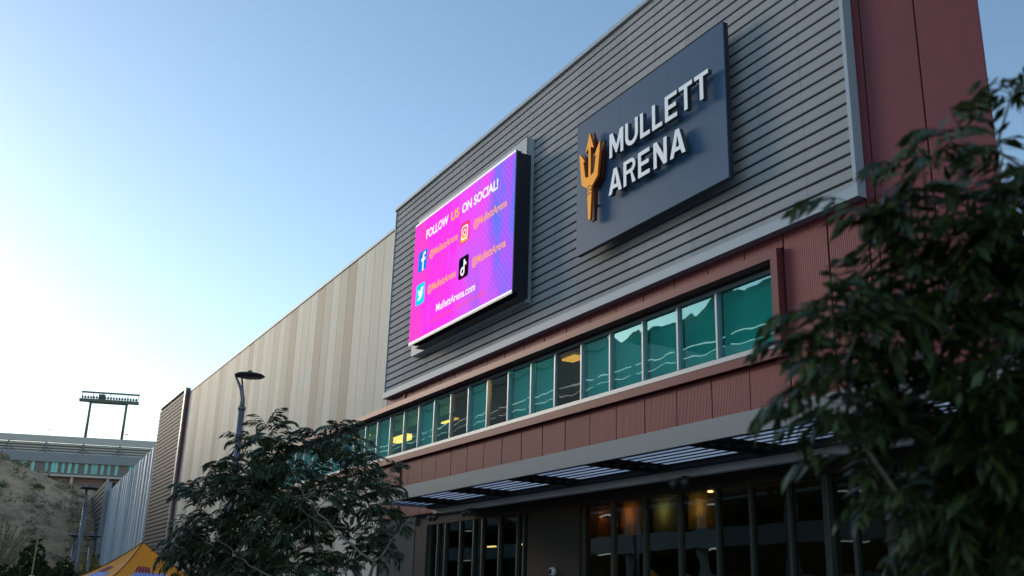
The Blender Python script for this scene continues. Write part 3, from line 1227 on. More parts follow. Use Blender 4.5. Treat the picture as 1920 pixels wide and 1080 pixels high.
# camera icon, layered warm colours
ix0, ix1, iz0, iz1 = -30.72, -29.92, 13.89, 14.69
flat('icon', [rrect(ix0, ix1, iz0, iz1, 0.17)], M['led_pink'], 14.195)
flat('icon_colour', [[(ix0 + .10, iz0 + .06), (ix1 - .12, iz0 + .05), (ix1 - .2, iz0 + .28), (ix0 + .08, iz0 + .30)]], M['led_amber'], 14.1935)
flat('icon_mark', [rrect(ix0 + .13, ix1 - .13, iz0 + .13, iz1 - .13, 0.14), rrect(ix0 + .19, ix1 - .19, iz0 + .19, iz1 - .19, 0.10)], M['led_white'], YT - .001)
flat('icon_mark', [circ((ix0 + ix1) / 2, (iz0 + iz1) / 2, .135), circ((ix0 + ix1) / 2, (iz0 + iz1) / 2, .082)], M['led_white'], YT - .001)
flat('icon_mark', [circ(ix1 - .26, iz1 - .26, .03, 8)], M['led_white'], YT - .001)
# black note icon
tx0, tx1, tz0, tz1 = -30.69, -29.89, 12.55, 13.37
flat('icon', [rrect(tx0, tx1, tz0, tz1, 0.12)], M['led_black'], 14.195)


def note(ox, oz):
    cx, cz = tx0 + .33 + ox, tz0 + .27 + oz
    ring = circ(cx, cz, .165, 22)
    hole = circ(cx, cz, .085, 18)
    stem = [(cx + .075, cz - .02), (cx + .075, cz + .42), (cx + .16, cz + .42), (cx + .20, cz + .34), (cx + .29, cz + .28), (cx + .29, cz + .19), (cx + .22, cz + .20), (cx + .16, cz + .24), (cx + .16, cz - .02)]
    return ring, hole, stem


for m_, ox, oz, y_ in (('led_cyan', -.018, .014, 14.1935), ('led_red', .018, -.014, 14.193), ('led_white', 0, 0, 14.192)):
    ring, hole, stem = note(ox, oz)
    flat('icon_mark', [ring, hole], M[m_], y_)
    flat('icon_mark', [stem], M[m_], y_ - .0007)

# ================================================================ STREET LAMPS
def street_lamp(loc, hgt, label, group='lamps along the walk', rz=0.0, sleeve=True, r=0.085):
    t = thing('street_lamp', label, 'street lamp', loc, rz, group)
    b = MB()
    b.tube([(0, 0, 0.05), (0, 0, hgt * 0.865)], [r * 1.35, r * 1.15], 14)
    b.tube([(0, 0, hgt * 0.865), (0, 0, hgt * 0.878)], [r * 1.4, r * 1.4], 14)
    b.build('pole', M['pole'], t, True)
    b = MB()
    b.lathe([(0, 0.05), (r * 2.6, 0.05), (r * 2.6, 0.0)], n=16)
    b.build('base_plate', M['pole'], t)
    b = MB()
    b.tube([(0, 0, hgt * .86), (0, 0, hgt * .905), (-0.09, 0, hgt * .945), (-0.33, 0, hgt - .02)], [r * .95, r * .8, r * .6, r * .42], 10)
    b.tube([(0, 0.0, hgt * .905), (-0.03, 0, hgt * .94), (-0.12, 0, hgt - .06)], [r * .5, r * .42, r * .32], 8)
    b.build('arm', M['pole'], t, True)
    b = MB()
    b.lathe([(0, 0.085), (0.22, 0.075), (0.44, 0.04), (0.50, 0.0), (0.46, -0.04), (0.30, -0.075), (0, -0.085)], (0.14, 0, hgt), 28)
    hd = b.build('lamp_head', M['lamp_head'], t, True)
    b = MB()
    b.lathe([(0, 0.18), (0.07, 0.17), (0.085, 0.12), (0.06, 0.085)], (0.14, 0, hgt), 14)
    b.build('photocell', M['lamp_lens'], hd, True)
    b = MB()
    b.lathe([(0.0, -0.088), (0.28, -0.080), (0.30, -0.074)], (0.14, 0, hgt), 20)
    b.build('lens', M['lamp_lens'], hd, True)
    return t


street_lamp((-33.0, 7.62, 0), 8.66, 'tall blue grey street lamp with a disc head rising behind the leafy tree', rz=rad(62), r=0.09)
lp = street_lamp((-60.0, 6.0, 0), 7.02, 'tallest of the thin lamps in front of the dry hill', rz=rad(20), r=0.10)
street_lamp((-66.0, 6.32, 0), 4.75, 'short lamp just left of the tallest thin lamp', rz=rad(20), r=0.09)
street_lamp((-74.0, 8.12, 0), 5.15, 'short lamp beside the yellow tree at the end of the grey wall', rz=rad(20), r=0.09)

# yellow pole with a white box at its foot
t = thing('marker_pole', 'thin yellow pole with a white box in front of dark bushes', 'pole', (-40, 2.6, 0))
b = MB()
b.tube([(0, 0, 0), (0.0, 0.0, 3.65)], [0.035, 0.025], 8)
b.build('pole', M['yellow_pole'], t, True)
b = MB()
b.box(-.08, .08, -.09, .09, 1.75, 2.1)
b.build('control_box', M['white'], t)

# ================================================================ TENT
def tent():
    t = thing('event_tent', 'orange gold pop up tent with maroon and blue print beside the grey wall', 'tent', (-35.0, 5.40, 0), rad(14))
    Hz, Ez, S = 3.20, 1.93, 1.85
    corners = [(S, -S), (S, S), (-S, S), (-S, -S)]

    def pt(face, s, u, off=0.0):
        a, b = Vector(corners[face]), Vector(corners[(face + 1) % 4])
        e = a.lerp(b, (s + 1) / 2)
        q = e * (1 - u)
        zz = Ez + (Hz - Ez) * (u ** 1.55)
        sag = 0.10 * (1 - abs(s)) * 4 * u * (1 - u)
        n = ((a + b) / 2).normalized()
        return (q.x + n.x * off, q.y + n.y * off, zz - sag * 0.5 + off * 0.6)

    for f in range(4):
        b = MB()
        N = 10
        for i in range(N):
            for j in range(N):
                s0, s1 = -1 + 2 * i / N, -1 + 2 * (i + 1) / N
                u0, u1 = j / N, (j + 1) / N
                b.face([pt(f, s0, u0), pt(f, s1, u0), pt(f, s1, u1), pt(f, s0, u1)])
        pnl = b.build('roof_panel', M['tent_gold'], t, True)

        def decal(name, polys, m, off):
            d = MB()
            for pl in polys:
                d.face([pt(f, s, u, off) for s, u in pl])
            d.build(name, m, pnl)

        def strip(s0, s1, u0, u1, sl, n=8):
            out = []
            for k in range(n):
                for q in range(3):
                    a, c = s0 + (s1 - s0) * k / n, s0 + (s1 - s0) * (k + 1) / n
                    v0, v1 = u0 + (u1 - u0) * q / 3, u0 + (u1 - u0) * (q + 1) / 3
                    fn = lambda s, v: s + sl * (v - u0) * (1 if s < 0 else -1)
                    out.append([(fn(a, v0), v0), (fn(c, v0), v0), (fn(c, v1), v1), (fn(a, v1), v1)])
            return out

        decal('blue_print', strip(-0.80, 0.60, 0.14, 0.42, 1.0), M['tent_blue'], 0.012)
        st = []
        for k in range(5):
            a = -0.56 + k * 0.10
            st.append([(a, 0.42), (a + 0.07, 0.42), (a + 0.13, 0.56), (a + 0.06, 0.56)])
        for k in range(6):
            a = -0.36 + k * 0.10
            st.append([(a, 0.165), (a + 0.075, 0.165), (a + 0.11, 0.25), (a + 0.04, 0.25)])
        decal('maroon_print', st, M['tent_maroon'], 0.020)
        [tag(q, kind='stuff') for q in pnl.children if q.name.startswith('maroon_print')]
        b = MB()
        a, c = corners[f], corners[(f + 1) % 4]
        b.face([(a[0], a[1], Ez), (c[0], c[1], Ez), (c[0], c[1], Ez - 0.28), (a[0], a[1], Ez - 0.28)])
        b.build('valance', M['tent_gold'], t)
        b = MB()
        b.tube([pt(f, -1, k / 8, 0.01) for k in range(9)], 0.014, 6)
        b.build('hip_seam', M['tent_seam'], t)
        b = MB()
        b.box(a[0] * .98 - .025, a[0] * .98 + .025, a[1] * .98 - .025, a[1] * .98 + .025, 0, Ez - .01)
        b.build('leg', M['white'], t)


tent()

# ================================================================ SMALL FITTINGS ON THE FRONT
t = thing('security_camera', 'small white dome security camera on the brown wall under the canopy', 'camera', (-25.65, 15.36, 2.57))
b = MB()
for k in range(10):
    pass
b.tube([(0, 0, 0), (0, -0.06, 0), (0, -0.11, 0), (0, -0.14, 0)], [0.13, 0.13, 0.11, 0.09], 20)
b.build('housing', M['white'], t, True)
b = MB()
b.tube([(0.015, -0.141, 0), (0.015, -0.17, 0), (0.015, -0.19, 0)], [0.075, 0.062, 0.02], 16)
b.build('dome', M['black'], t, True)


def flood(loc, lab):
    t = thing('flood_light', lab, 'flood light', loc, 0, 'flood lights under the canopy')
    b = MB()
    b.box(-.05, .05, -.02, .15, .03, .10)
    b.build('bracket', M['black_soft'], t)
    for sgn in (-1, 1):
        b = MB()
        b.tube([(sgn * .10, 0, .05), (sgn * .19, -.10, -.05), (sgn * .23, -.20, -.12)], [.05, .085, .10], 12)
        b.build('lamp_head', M['mullion_dark'], t, True)
    return t


flood((-29.0, 14.24, 4.42), 'twin flood light on the canopy beam second from the tree')
flood((-18.15, 14.24, 4.42), 'twin flood light on the canopy beam above the lit blinds')
flood((-31.6, 14.24, 4.42), 'twin flood light on the canopy beam beside the leafy tree')


def inner_lamp(loc, lab, size, m, power=0, color=(1, .6, .25), spot=None, grp='small warm lamps inside the glass'):
    t = thing('ceiling_lamp', lab, 'lamp', loc, 0, grp)
    b = MB()
    b.box(-size[0] / 2, size[0] / 2, -size[1] / 2, size[1] / 2, -size[2] / 2, size[2] / 2)
    b.build('lamp_glow', m, t)
    if power:
        ld = bpy.data.lights.new('lamp_light', 'SPOT' if spot else 'POINT')
        ld.energy = power
        ld.color = color
        ld.shadow_soft_size = 0.05
        lo = bpy.data.objects.new('lamp_light', ld)
        COL.objects.link(lo)
        lo.parent = t
        if spot:
            ld.spot_size = rad(spot[0])
            ld.spot_blend = 0.9
            lo.rotation_euler = spot[1]
            lo.location = (0, 0, -size[2])
        else:
            lo.location = (0, 0, -size[2] / 2 - 0.05)
    return t


blinds_lit = [o for o in storefront.children if o.name.startswith('roller_blind')]
for o, x, c, p in zip(blinds_lit, (-22.35, -20.85, -19.45, -23.65), ((1.0, 0.33, 0.05), (0.80, 0.90, 0.62), (1.0, 0.58, 0.16), (1.0, 0.25, 0.07)), (11.0, 7.0, 10.0, 4.0)):
    ld = bpy.data.lights.new('room_lamp', 'POINT')          # a coloured lamp in the room behind each blind
    ld.energy = p
    ld.color = c
    ld.shadow_soft_size = 0.08
    lo = bpy.data.objects.new('room_lamp', ld)
    COL.objects.link(lo)
    lo.parent = o
    lo.location = (x, 15.90, 4.0 if p > 2 else 3.6)
inner_lamp((-18.72, 15.46, 4.31), 'bright tiny lamp at the corner of the last blind', (.10, .08, .04), M['warm_light'])
inner_lamp((-34.72, 18.0, 3.70), 'long warm lamp seen through the doors', (.55, .12, .05), M['warm_light'], 6)
inner_lamp((-32.34, 18.0, 3.70), 'short warm lamp seen through the doors', (.2, .12, .05), M['warm_light'])
inner_lamp((-31.60, 18.0, 3.52), 'lowest warm lamp seen at the edge of the brown wall', (.2, .12, .05), M['warm_light'])
inner_lamp((-27.35, 17.0, 9.45), 'warm ceiling lamp glowing in the yellow upper window', (.8, .45, .06), M['warm_light'], 90)
inner_lamp((-42.4, 17.2, 8.70), 'warm hanging lamp behind the left upper windows', (1.5, .3, .26), M['warm_light'], 25)
inner_lamp((-47.4, 17.0, 9.36), 'warm ceiling strip at the far left of the window band', (2.4, .3, .06), M['warm_light'], 30)
inner_lamp((-36.9, 17.0, 8.72), 'warm lamp in the darker upper windows', (1.4, .15, .06), M['warm_light'], 12)

# ================================================================ STADIUM AND LIGHT TOWER
stad = thing('stadium', 'concrete stadium stand rising behind the hill with teal windows', 'building', (-260, 20, 0), rad(-17))
# local x = along the face, local y = into the stand is -X of the world: face looks towards local -Y after turning
stad.rotation_euler = (0, 0, rad(90 - 17))


def st(name, m, *a):
    b = MB()
    b.box(*a)
    return b.build(name, m, stad)


# along x, depth y (positive = away from the viewer), height z
st('parapet', M['stad_conc'], -70, 60, -0.6, 0.4, 35.06, 36.6)
st('seating_deck', M['stad_dark'], -70, 60, 0.5, 1.6, 32.0, 35.0)
for k in range(4):
    st('deck_beam', M['stad_conc'], -70, 60, -0.25 + 0.16 * k, 0.49, 34.45 - 0.62 * k, 34.70 - 0.62 * k)
for u in (-29.6, -21.3, -13.0, -4.7, 3.6, 11.9, 20.2, 28.5):
    b = MB()
    b.tube([(u, 0.3, 32.55), (u, -0.62, 35.06)], [0.28, 0.22], 6)
    b.tube([(u - 1.5, 0.3, 32.6), (u, -0.3, 34.3)], [0.12, 0.12], 5)
    b.tube([(u + 1.5, 0.3, 32.6), (u, -0.3, 34.3)], [0.12, 0.12], 5)
    b.build('strut', M['stad_dark'], stad)
st('smooth_band', M['stad_dark'], -70, 60, -0.5, 1.5, 30.45, 32.55)
ww = st('window_wall', M['stad_brown'], -70, 60, 0.1, 1.4, 27.6, 30.44)
wins = [(-18.5, -17.7), (-16.9, -15.4), (-14.6, -13.9), (-10.1, -8.4), (-7.4, -6.6), (-4.3, -3.6), (-2.9, -1.4), (-.6, .1), (.8, 1.6), (2.3, 3.1), (4.5, 5.3), (6.0, 7.5), (8.2, 8.9), (9.7, 10.4),
        (11.4, 12.1), (14.5, 15.5)]
for a, c in wins:
    b = MB()
    b.box(a, c, 0.02, 0.09, 28.05, 30.42)
    fr_ = b.build('window', M['stad_brown'], ww)
    b = MB()
    n_p = 2 if c - a > 1.2 else 1
    for q in range(n_p):
        xa = a + (c - a) * q / n_p + .03
        xb = a + (c - a) * (q + 1) / n_p - .03
        b.box(xa, xb, -0.02, 0.015, 28.08, 28.62)
        b.box(xa, xb, -0.02, 0.015, 28.66, 30.40)
    g = b.build('pane', M['stad_glass'], ww)
st('ledge', M['stad_conc'], -70, 60, -0.9, 1.4, 27.2, 27.58)
st('brick_wall', M['stad_brick'], -70, 60, 1.6, 2.4, 0, 27.19)
for u in (-14.1, -6.0, 2.1, 10.2, 18.3):
    st('column', M['stad_conc'], u - .25, u + .25, -0.3, 0.3, 0, 27.19)
st('seating_block', M['stad_conc'], -70, 60, 2.6, 22, 0, 31.5)

lt = thing('light_tower', 'stadium floodlight gantry on two legs above the stand rim', 'floodlight gantry', (-260, 20, 36.6), rad(73))


def ltb(name, m, *a):
    b = MB()
    b.box(*a)
    return b.build(name, m, lt)


for u in (3.6, 11.9):
    b = MB()
    b.tube([(u, 0, 0), (u, 0, 9.0)], [0.34, 0.28], 10)
    b.build('leg', M['steel'], lt, True)
b = MB()
for xx in (2.55, 3.05):
    b.tube([(xx, -.1, 0.6), (xx, -.1, 8.8)], [.035, .035], 5)
for k in range(14):
    b.tube([(2.55, -.1, 0.9 + .6 * k), (3.05, -.1, 0.9 + .6 * k)], [.03, .03], 5)
    if k % 3 == 0:
        b.tube([(3.05, -.1, 0.9 + .6 * k), (3.55, 0, 0.9 + .6 * k)], [.03, .03], 5)
b.build('ladder', M['steel'], lt)
ltb('platform', M['steel'], 1.0, 14.6, -.7, .7, 8.72, 9.40)
ltb('underbeam', M['steel'], 3.3, 12.2, -.3, .3, 8.40, 8.74)
ltb('top_rail', M['steel'], 1.3, 14.7, -.5, -.2, 10.80, 11.22)
for u in (1.5, 4.0, 6.2, 8.0, 12.0, 14.5):
    ltb('rail_post', M['steel'], u - .06, u + .06, -.42, -.30, 9.26, 10.84)
lh = boxmesh('lamp_head', 0.40, 0.35, 0.62, M['lamp_head'], 0.05)
for k in range(20):
    link('lamp_head', lh, lt, (1.35 + k * 0.655, -.30, 9.55))
b = MB()
b.box(1.3, 14.4, .1, .18, 9.75, 9.85)
b.build('cross_arm', M['steel'], lt)
ltb('junction_cabinet', M['steel'], 5.2, 6.7, -.2, .4, 9.3, 10.7)
for u, lab in ((-4.6, 'tiny lamp on the stand rim left of the gantry'), (12.9, 'tiny lamp on the stand rim right of the gantry')):
    t = thing('rim_lamp', lab, 'lamp', (-260, 20, 36.6), rad(73), 'tiny lamps on the stadium rim')
    b = MB()
    b.tube([(u, 0.1, 0), (u, 0.1, 1.3)], [.04, .04], 5)
    b.build('stem', M['steel'], t)
    b = MB()
    b.box(u - .35, u + .35, -.1, .3, 1.3, 1.48)
    b.build('head', M['lamp_head'], t)

# ================================================================ PARKING DECK ACROSS THE ROAD (seen in the glass)
gar = thing('parking_garage', 'pale concrete parking deck across the road mirrored in the arena windows', 'building', (-20, -16, 0))
GO = Vector((20, 16, 0))


def gp(name, m, *a):
    b = MB()
    b.box(*a)
    o = b.build(name, m, gar)
    o.location = GO
    return o


for k in range(7):
    z = 3.2 * k
    gp('slab', M['garage'], -205, -34, -50, -16.2, z - 0.35 if k else 0.0, z if k else 0.05)
    if k:
        gp('parapet', M['garage'], -205, -34, -16.19, -16.0, z - 0.55, z + 0.75)
        if k < 6:
            for x in range(-146, -38, 14):
                gp('strip_lamp', M['strip_light'], x, x + 2.4, -19, -18.8, z + 2.75, z + 2.85)
for x in range(-203, -36, 9):
    gp('column', M['garage'], x, x + .6, -16.9, -16.3, 0.06, 18.8)
gp('back_wall', M['garage'], -205, -34, -50.4, -50.01, 0, 19.5)
gp('reflection_block', M['garage'], -205, -72, -48, -17.0, 19.5, 24.6)  # added block, covers mirrored sky in the left panes where a hill belongs
gp('reflection_block_rim', M['garage'], -205, -71.8, -16.99, -16.8, 23.8, 25.2)  # rim of the added block, raised to hide more mirrored sky
for z in (19.98, 20.75):
    for x in range(-204, -36, 6):
        gp('rail_light', M['strip_light'], x, x + 5.2, -16.14, -16.06, z, z + .07)


# ================================================================ PLANTS
def frond_mesh(name, m, L, nl, ll, lw, droop, rnd, seg=2):
    """a pinnate leaf: drooping stalk with pairs of narrow drooping leaflets; starts at the origin towards +X"""
    b = MB()
    p = Vector((0, 0, 0))
    ang = 0.35
    pts = [p.copy()]
    n = 7
    for k in range(n):
        ang -= droop / n * (0.6 + 0.8 * k / n)
        p = p + Vector((cos(ang), 0.05 * rnd.uniform(-1, 1), sin(ang))) * (L / n)
        pts.append(p.copy())
    b.tube(pts, [0.0035 * L / .3 * (1 - 0.7 * k / n) for k in range(n + 1)], 3, False)

    def along(t):
        f = t * n
        i = min(int(f), n - 1)
        return pts[i].lerp(pts[i + 1], f - i), (pts[i + 1] - pts[i]).normalized()

    def leaflet(o, dr, ln, wd):
        sd = dr.cross(Vector((0, 0, 1)))
        if sd.length < .01:
            sd = Vector((0, 1, 0))
        sd.normalize()
        tw = rnd.uniform(-.7, .7)
        sd = sd * cos(tw) + dr.cross(sd) * sin(tw)
        prev = None
        q = o.copy()
        dd = dr.copy()
        ws = (0.25, 0.95, 0.80, 0.0) if seg == 3 else (0.3, 1.0, 0.0)
        base = len(b.v)
        for i, w_ in enumerate(ws):
            if w_ == 0.0:
                b.v.append(tuple(q))
            else:
                b.v.append(tuple(q + sd * wd * w_ / 2))
                b.v.append(tuple(q - sd * wd * w_ / 2))
            dd = (dd + Vector((0, 0, -0.42))).normalized()
            q = q + dd * (ln / (len(ws) - 1))
        for i in range(len(ws) - 2):
            b.f.append((base + 2 * i, base + 2 * i + 1, base + 2 * i + 3, base + 2 * i + 2))
            b.mi.append(0)
        i = len(ws) - 2
        b.f.append((base + 2 * i, base + 2 * i + 1, base + 2 * i + 2))
        b.mi.append(0)

    for k in range(nl):
        t = 0.22 + 0.76 * k / (nl - 1)
        o, dr = along(t)
        for sgn in (-1, 1):
            if rnd.random() < .05:
                continue
            lat = Vector((0, sgn, 0))
            dv = (dr * rnd.uniform(.55, .85) + lat * rnd.uniform(.7, 1.0) + Vector((0, 0, rnd.uniform(-.25, .1)))).normalized()
            leaflet(o, dv, ll * rnd.uniform(.8, 1.15) * (0.75 + 0.5 * sin(pi * min(1, t + .05))), lw * rnd.uniform(.8, 1.15))
    o, dr = along(1.0)
    leaflet(o, dr, ll * .9, lw)
    return b


def grow(root, lobes, rnd, n_pts, trunk_top, bend=0.12):
    """twig ends sampled through the lobes, each joined to the nearest branch node already grown"""
    nodes = [Vector(root)]
    par = [-1]
    steps = 5
    for k in range(1, steps + 1):
        nodes.append(Vector(root).lerp(Vector(trunk_top), k / steps) + Vector((rnd.uniform(-.02, .02), rnd.uniform(-.02, .02), 0)))
        par.append(len(nodes) - 2)
    tot = sum(r ** 2.2 for _, r in lobes)
    pts = []
    for c, r in lobes:
        m = max(2, int(n_pts * r ** 2.2 / tot))
        for _ in range(m):
            while True:
                q = Vector((rnd.uniform(-1, 1), rnd.uniform(-1, 1), rnd.uniform(-1, 1)))
                if 0.25 < q.length < 1:
                    break
            pts.append(Vector(c) + q * r)
    tt = Vector(trunk_top)
    pts.sort(key=lambda p: (p - tt).length)
    tips = []
    for p in pts:
        best = min(range(4, len(nodes)), key=lambda i: (nodes[i] - p).length + 0.15 * (nodes[i] - tt).length)
        a = nodes[best]
        dist = (p - a).length
        m = max(1, int(dist / 0.14))
        prev = best
        off = Vector((rnd.uniform(-1, 1), rnd.uniform(-1, 1), rnd.uniform(-.2, 1.0))) * dist * bend
        for k in range(1, m + 1):
            t = k / m
            nodes.append(a.lerp(p, t) + off * sin(pi * t))
            par.append(prev)
            prev = len(nodes) - 1
        tips.append((prev, (nodes[prev] - nodes[par[prev]]).normalized()))
    return nodes, par, tips


def branch_mesh(nodes, par, r_tip, power=0.42, rmax=0.06):
    cnt = [0] * len(nodes)
    kids = [0] * len(nodes)
    for i, p in enumerate(par):
        if p >= 0:
            kids[p] += 1
    for i in range(len(nodes) - 1, -1, -1):
        if kids[i] == 0:
            cnt[i] += 1
        if par[i] >= 0:
            cnt[par[i]] += cnt[i]
    rr = [min(rmax, r_tip * max(1, c) ** power) for c in cnt]
    b = MB()
    for i, p in enumerate(par):
        if p >= 0:
            b.tube([nodes[p], nodes[i]], [min(rr[p], rr[i] * 1.35), rr[i]], 6 if rr[i] > .012 else 4, False)
    return b


def leafy_tree(name, label, root, trunk_top, lobes, seed, n_tips, fr_range, L, ll, lw, lm, r_tip, rmax, n_part, scale_j=(.75, 1.15), eye=None):
    rnd = random.Random(seed)
    t = thing(name, label, 'tree', root)
    nodes, par, tips = grow((0, 0, 0), [(Vector(c) - Vector(root), r) for c, r in lobes], rnd, n_tips, Vector(trunk_top) - Vector(root))
    branch_mesh(nodes, par, r_tip, rmax=rmax).build('trunk', M['bark'], t, True)
    vars_ = [frond_mesh('leaf', lm, L * rnd.uniform(.85, 1.12), rnd.choice((5, 6, 7)), ll, lw, rnd.uniform(1.3, 2.4), rnd) for _ in range(7)]
    metas = [v.mesh('leaf', lm) for v in vars_]
    insts = []
    for i, dr in tips:
        for k in range(rnd.randint(*fr_range)):
            a = rnd.uniform(0, 2 * pi)
            el = rnd.uniform(-.2, 1.0)
            dv = Vector((cos(a) * cos(el), sin(a) * cos(el), sin(el))) + dr * rnd.uniform(.3, .9)
            dv.normalize()
            yaw = math.atan2(dv.y, dv.x)
            pit = math.asin(max(-.95, min(.95, dv.z))) * .8
            mtx = Matrix.Translation(nodes[i] + Vector((rnd.uniform(-.03, .03),) * 3)) @ Matrix.Rotation(yaw, 4, 'Z') @ Matrix.Rotation(-pit, 4, 'Y') @ Matrix.Rotation(rnd.uniform(-.6, .6), 4, 'X') @ Matrix.Scale(rnd.uniform(*scale_j), 4)
            insts.append((rnd.randrange(len(vars_)), mtx))
    ev = Vector((0, 0, EYE)) - Vector(root)
    insts.sort(key=lambda q: (q[1].translation - ev).length)
    # the nearest leaves are separate, the rest is one mass
    for vi, mtx in insts[:n_part]:
        o = link('leaf', metas[vi], t)
        o.matrix_local = mtx
    b = MB()
    for vi, mtx in insts[n_part:]:
        src = vars_[vi]
        i0 = len(b.v)
        b.v += [tuple(mtx @ Vector(p)) for p in src.v]
        b.f += [tuple(i0 + q for q in f) for f in src.f]
        b.mi += [0] * len(src.f)
    if b.v:
        tag(b.build('foliage', lm, t), kind='stuff')
    return t


mid_lobes = [((-10.70, 2.79, 3.14), 0.30), ((-10.54, 3.50, 3.17), 0.34), ((-11.04, 2.47, 2.66), 0.40), ((-10.71, 3.07, 2.66), 0.60), ((-10.41, 3.80, 2.74), 0.36), ((-11.27, 2.18, 2.20), 0.25),
             ((-10.53, 4.10, 2.22), 0.30), ((-10.85, 3.30, 1.95), 0.78), ((-11.27, 2.56, 1.98), 0.46), ((-11.40, 2.20, 1.88), 0.18)]
leafy_tree('pistache_tree', 'leafy young tree with drooping leaves standing in front of the arena wall', (-10.62, 3.95, 0), (-10.62, 3.85, 1.75), mid_lobes, 11, 300, (5, 7), 0.25, 0.095, 0.0235,
           M['leaf_mid'], 0.0045, 0.05, 290)
pt_ = [o for o in COL.objects if o.name == 'pistache_tree'][0]
b = MB()
off = -Vector((-10.62, 3.95, 0))
for pl, r0 in (((( -9.79, 3.75, 2.00), (-9.92, 3.47, 2.22), (-10.03, 3.21, 2.47), (-10.11, 3.03, 2.69), (-10.16, 2.89, 2.95)), .016),
               (((-10.05, 3.06, 1.72), (-10.2, 2.75, 1.86), (-10.3, 2.48, 2.03), (-10.38, 2.27, 2.22)), .013),
               (((-9.91, 3.48, 2.33), (-10.03, 3.22, 2.38), (-10.12, 2.99, 2.53)), .008),
               (((-9.79, 3.75, 2.00), (-9.73, 3.97, 2.30), (-9.69, 4.12, 2.55)), .011)):
    n_p = len(pl)
    fine = []
    for k in range(n_p - 1):
        for q in range(4):
            fine.append(Vector(pl[k]).lerp(Vector(pl[k + 1]), q / 4) + off + Vector((0, .012 * sin(k * 9 + q * 1.7), .014 * cos(k * 5 + q * 2.1))))
    fine.append(Vector(pl[-1]) + off)
    b.tube(fine, [r0 * .75 * (1 - .75 * k / len(fine)) for k in range(len(fine))], 6)
b.tube([Vector((-10.62, 3.85, 1.5)) + off, Vector((-10.2, 3.85, 1.8)) + off, Vector((-9.79, 3.75, 2.0)) + off], [.03, .022, .016], 6)
b.tube([Vector((-10.62, 3.85, 1.3)) + off, Vector((-10.3, 3.4, 1.6)) + off, Vector((-10.05, 3.06, 1.72)) + off], [.025, .018, .013], 6)
b.build('limb', M['bark'], pt_, True)
near_lobes = [((-1.88, 2.60, 3.04), 0.10), ((-1.92, 2.42, 2.94), 0.10), ((-1.72, 2.60, 2.89), 0.18), ((-1.935, 2.28, 2.78), 0.11), ((-1.925, 2.55, 2.73), 0.22), ((-2.03, 2.09, 2.46), 0.07), ((-2.03, 2.15, 2.38), 0.12),
              ((-2.03, 2.36, 2.42), 0.19), ((-1.92, 2.60, 2.38), 0.28), ((-2.08, 2.18, 2.22), 0.09), ((-2.11, 2.38, 2.16), 0.14), ((-2.04, 2.57, 2.08), 0.24), ((-2.06, 2.86, 1.93), 0.26), ((-1.76, 2.72, 3.20), 0.05),
              ((-1.6, 3.1, 2.6), 0.5), ((-1.6, 3.2, 2.0), 0.5), ((-1.95, 2.85, 1.85), 0.30), ((-1.80, 2.75, 2.25), 0.32)]
leafy_tree('shade_tree', 'dark out of focus tree crowding the right edge close to the viewer', (-1.75, 3.15, 0), (-1.80, 3.05, 1.55), near_lobes, 5, 330, (4, 6), 0.25, 0.092, 0.027, M['leaf_near'],
           0.0032, 0.045, 290, (.6, 1.0))


def clump(name, label, cat, loc, rx, ry, rz, m, n, size, seed, group=None, stems=True):
    rnd = random.Random(seed)
    t = thing(name, label, cat, loc, 0, group)
    b = MB()
    for _ in range(n):
        while True:
            q = Vector((rnd.uniform(-1, 1), rnd.uniform(-1, 1), rnd.uniform(-.2, 1)))
            if q.length < 1 and rnd.random() < .25 + q.length:
                break
        wob = 0.8 + .3 * sin(q.x * 5 + seed) * cos(q.y * 4)
        c = Vector((q.x * rx, q.y * ry, q.z * rz)) * wob
        a = Vector((rnd.uniform(-1, 1), rnd.uniform(-1, 1), rnd.uniform(-1, 1))).normalized()
        bb = a.orthogonal().normalized()
        s = size * rnd.uniform(.6, 1.4)
        b.face([c - a * s, c + bb * s * .5, c + a * s, c - bb * s * .5])
    b.build('foliage', m, t)['kind'] = 'stuff'
    if stems:
        b = MB()
        for k in range(5):
            a = 2 * pi * k / 5 + seed
            b.tube([(0, 0, -rz * .3), (cos(a) * rx * .3, sin(a) * ry * .3, rz * .3), (cos(a) * rx * .6, sin(a) * ry * .6, rz * .7)], [size * .25, size * .18, size * .08], 5)
        b.build('stem', M['bark'], t)
    return t


# dark bushes at lower left
clump('green_bush', 'dark green bush at the lower left below the spiky plant', 'bush', (-46, 1.0, 0.6), 1.9, 1.6, 3.0, M['leaf_bush'], 5200, .15, 1)
clump('green_bush', 'widest dark green bush around the yellow pole', 'bush', (-47, 3.0, 0.5), 2.2, 1.7, 2.9, M['leaf_bush'], 5600, .15, 2)
clump('green_bush', 'low dark bush right of the yellow pole', 'bush', (-54, 4.9, 0.6), 1.9, 1.6, 2.5, M['leaf_bush'], 4200, .15, 3)
clump('yellow_tree', 'small yellow leaved tree by the end of the grey wall', 'tree', (-84, 9.3, 2.6), 1.0, 0.9, 2.0, M['leaf_yellow'], 500, .14, 4)
clump('green_bush', 'low hedge bush at the foot of the yellow tree', 'bush', (-80, 9.0, 0.8), 2.0, 1.4, 1.2, M['leaf_bush'], 700, .12, 5)

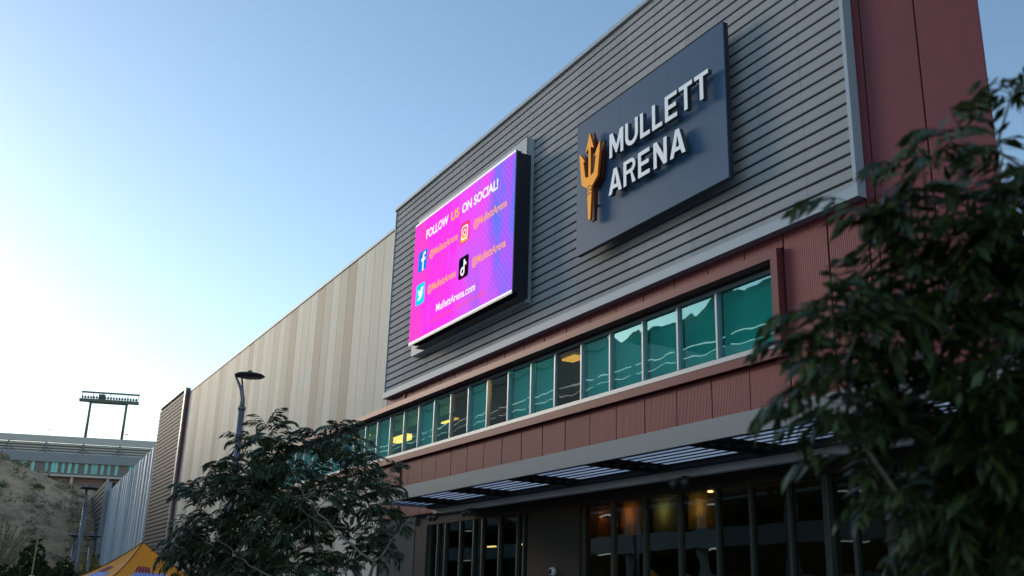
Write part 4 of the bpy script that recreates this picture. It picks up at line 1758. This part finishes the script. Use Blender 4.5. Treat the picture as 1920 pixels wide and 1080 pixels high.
# spiky plant with long wands
t = thing('ocotillo_plant', 'tall spiky plant with fanned grey wands in front of the dry hill', 'plant', (-52, 1.9, 2.0))
rnd = random.Random(9)
for k in range(24):
    a = rad(-75 + 140 * k / 23 + rnd.uniform(-5, 5))
    ln = rnd.uniform(1.9, 2.6)
    fw_ = rnd.uniform(-.5, .5)
    pts = [Vector((fw_ * s, sin(a) * s * (0.75 + .1 * s / ln) * ln * .8, (cos(a) * .75 + .42) * s * ln * (1 - .12 * s))) for s in (0, .25, .5, .75, 1)]
    b = MB()
    b.tube(pts, [.035, .03, .025, .02, .01], 5)
    for q in range(150):
        f = rnd.uniform(.12, 1) * 4
        i = min(3, int(f))
        c = pts[i].lerp(pts[i + 1], f - i)
        dv = Vector((rnd.uniform(-1, 1), rnd.uniform(-1, 1), rnd.uniform(-.3, 1))).normalized()
        sd = dv.orthogonal().normalized()
        b.face([c - sd * .025, c + dv * .10, c + sd * .025])
    b.build('wand', M['leaf_dry'], t)


def hill_z(x, y):
    best, bz = 1e9, 0
    for v in hill_mb.v:
        dd = (v[0] - x) ** 2 + (v[1] - y) ** 2
        if dd < best:
            best, bz = dd, v[2]
    return bz


rnd = random.Random(21)
protos = []
for k in range(44):
    x = -rnd.uniform(143, 186)
    y = -x * rnd.uniform(-0.10, 0.135)
    s = rnd.uniform(.35, .9)
    z = hill_z(x, y)
    if k < 6:
        o = clump('desert_shrub', 'low grey green desert shrub on the dry slope of the hill', 'shrub', (x, y, z), 1.3, 1.3, 0.95, M['leaf_shrub'], 170, .20, 30 + k, 'shrubs scattered over the hill', False)
        protos.append(o)
        o.scale = (s, s, s)
    else:
        o = copy_tree(protos[k % 5])
        o.location = (x, y, z)
        o.scale = (s * rnd.uniform(.8, 1.4), s, s * rnd.uniform(.7, 1.1))
        o.rotation_euler = (0, 0, rnd.uniform(0, 6))


# low scrub that covers the slope
rnd = random.Random(77)
b = MB()
bym = {}
for v in hill_mb.v:
    bym.setdefault((int(v[0] // 4), int(v[1] // 2)), []).append(v)
pts = [v for v in hill_mb.v if -190 < v[0] < -141 and -0.10 < v[1] / -v[0] < 0.14]
from mathutils import noise as _n
for _ in range(3000):
    v = rnd.choice(pts)
    x, y = v[0] + rnd.uniform(-1.4, 1.4), v[1] + rnd.uniform(-1.2, 1.2)
    if _n.noise(Vector((x * .12, y * .22, 5))) + rnd.uniform(-.25, .25) < 0.02:
        continue
    z = v[2]
    for q in range(7):
        c = Vector((x + rnd.uniform(-.5, .5), y + rnd.uniform(-.5, .5), z + rnd.uniform(-.1, .55)))
        a = Vector((rnd.uniform(-1, 1), rnd.uniform(-1, 1), rnd.uniform(-.2, 1))).normalized() * rnd.uniform(.14, .34)
        e = a.orthogonal() * .45
        b.face([c - a * .5, c + e, c + a, c - e])
tag(b.build('scrub', M['leaf_dry']), 'low dry scrub covering the slope of the hill', 'scrub', kind='stuff')
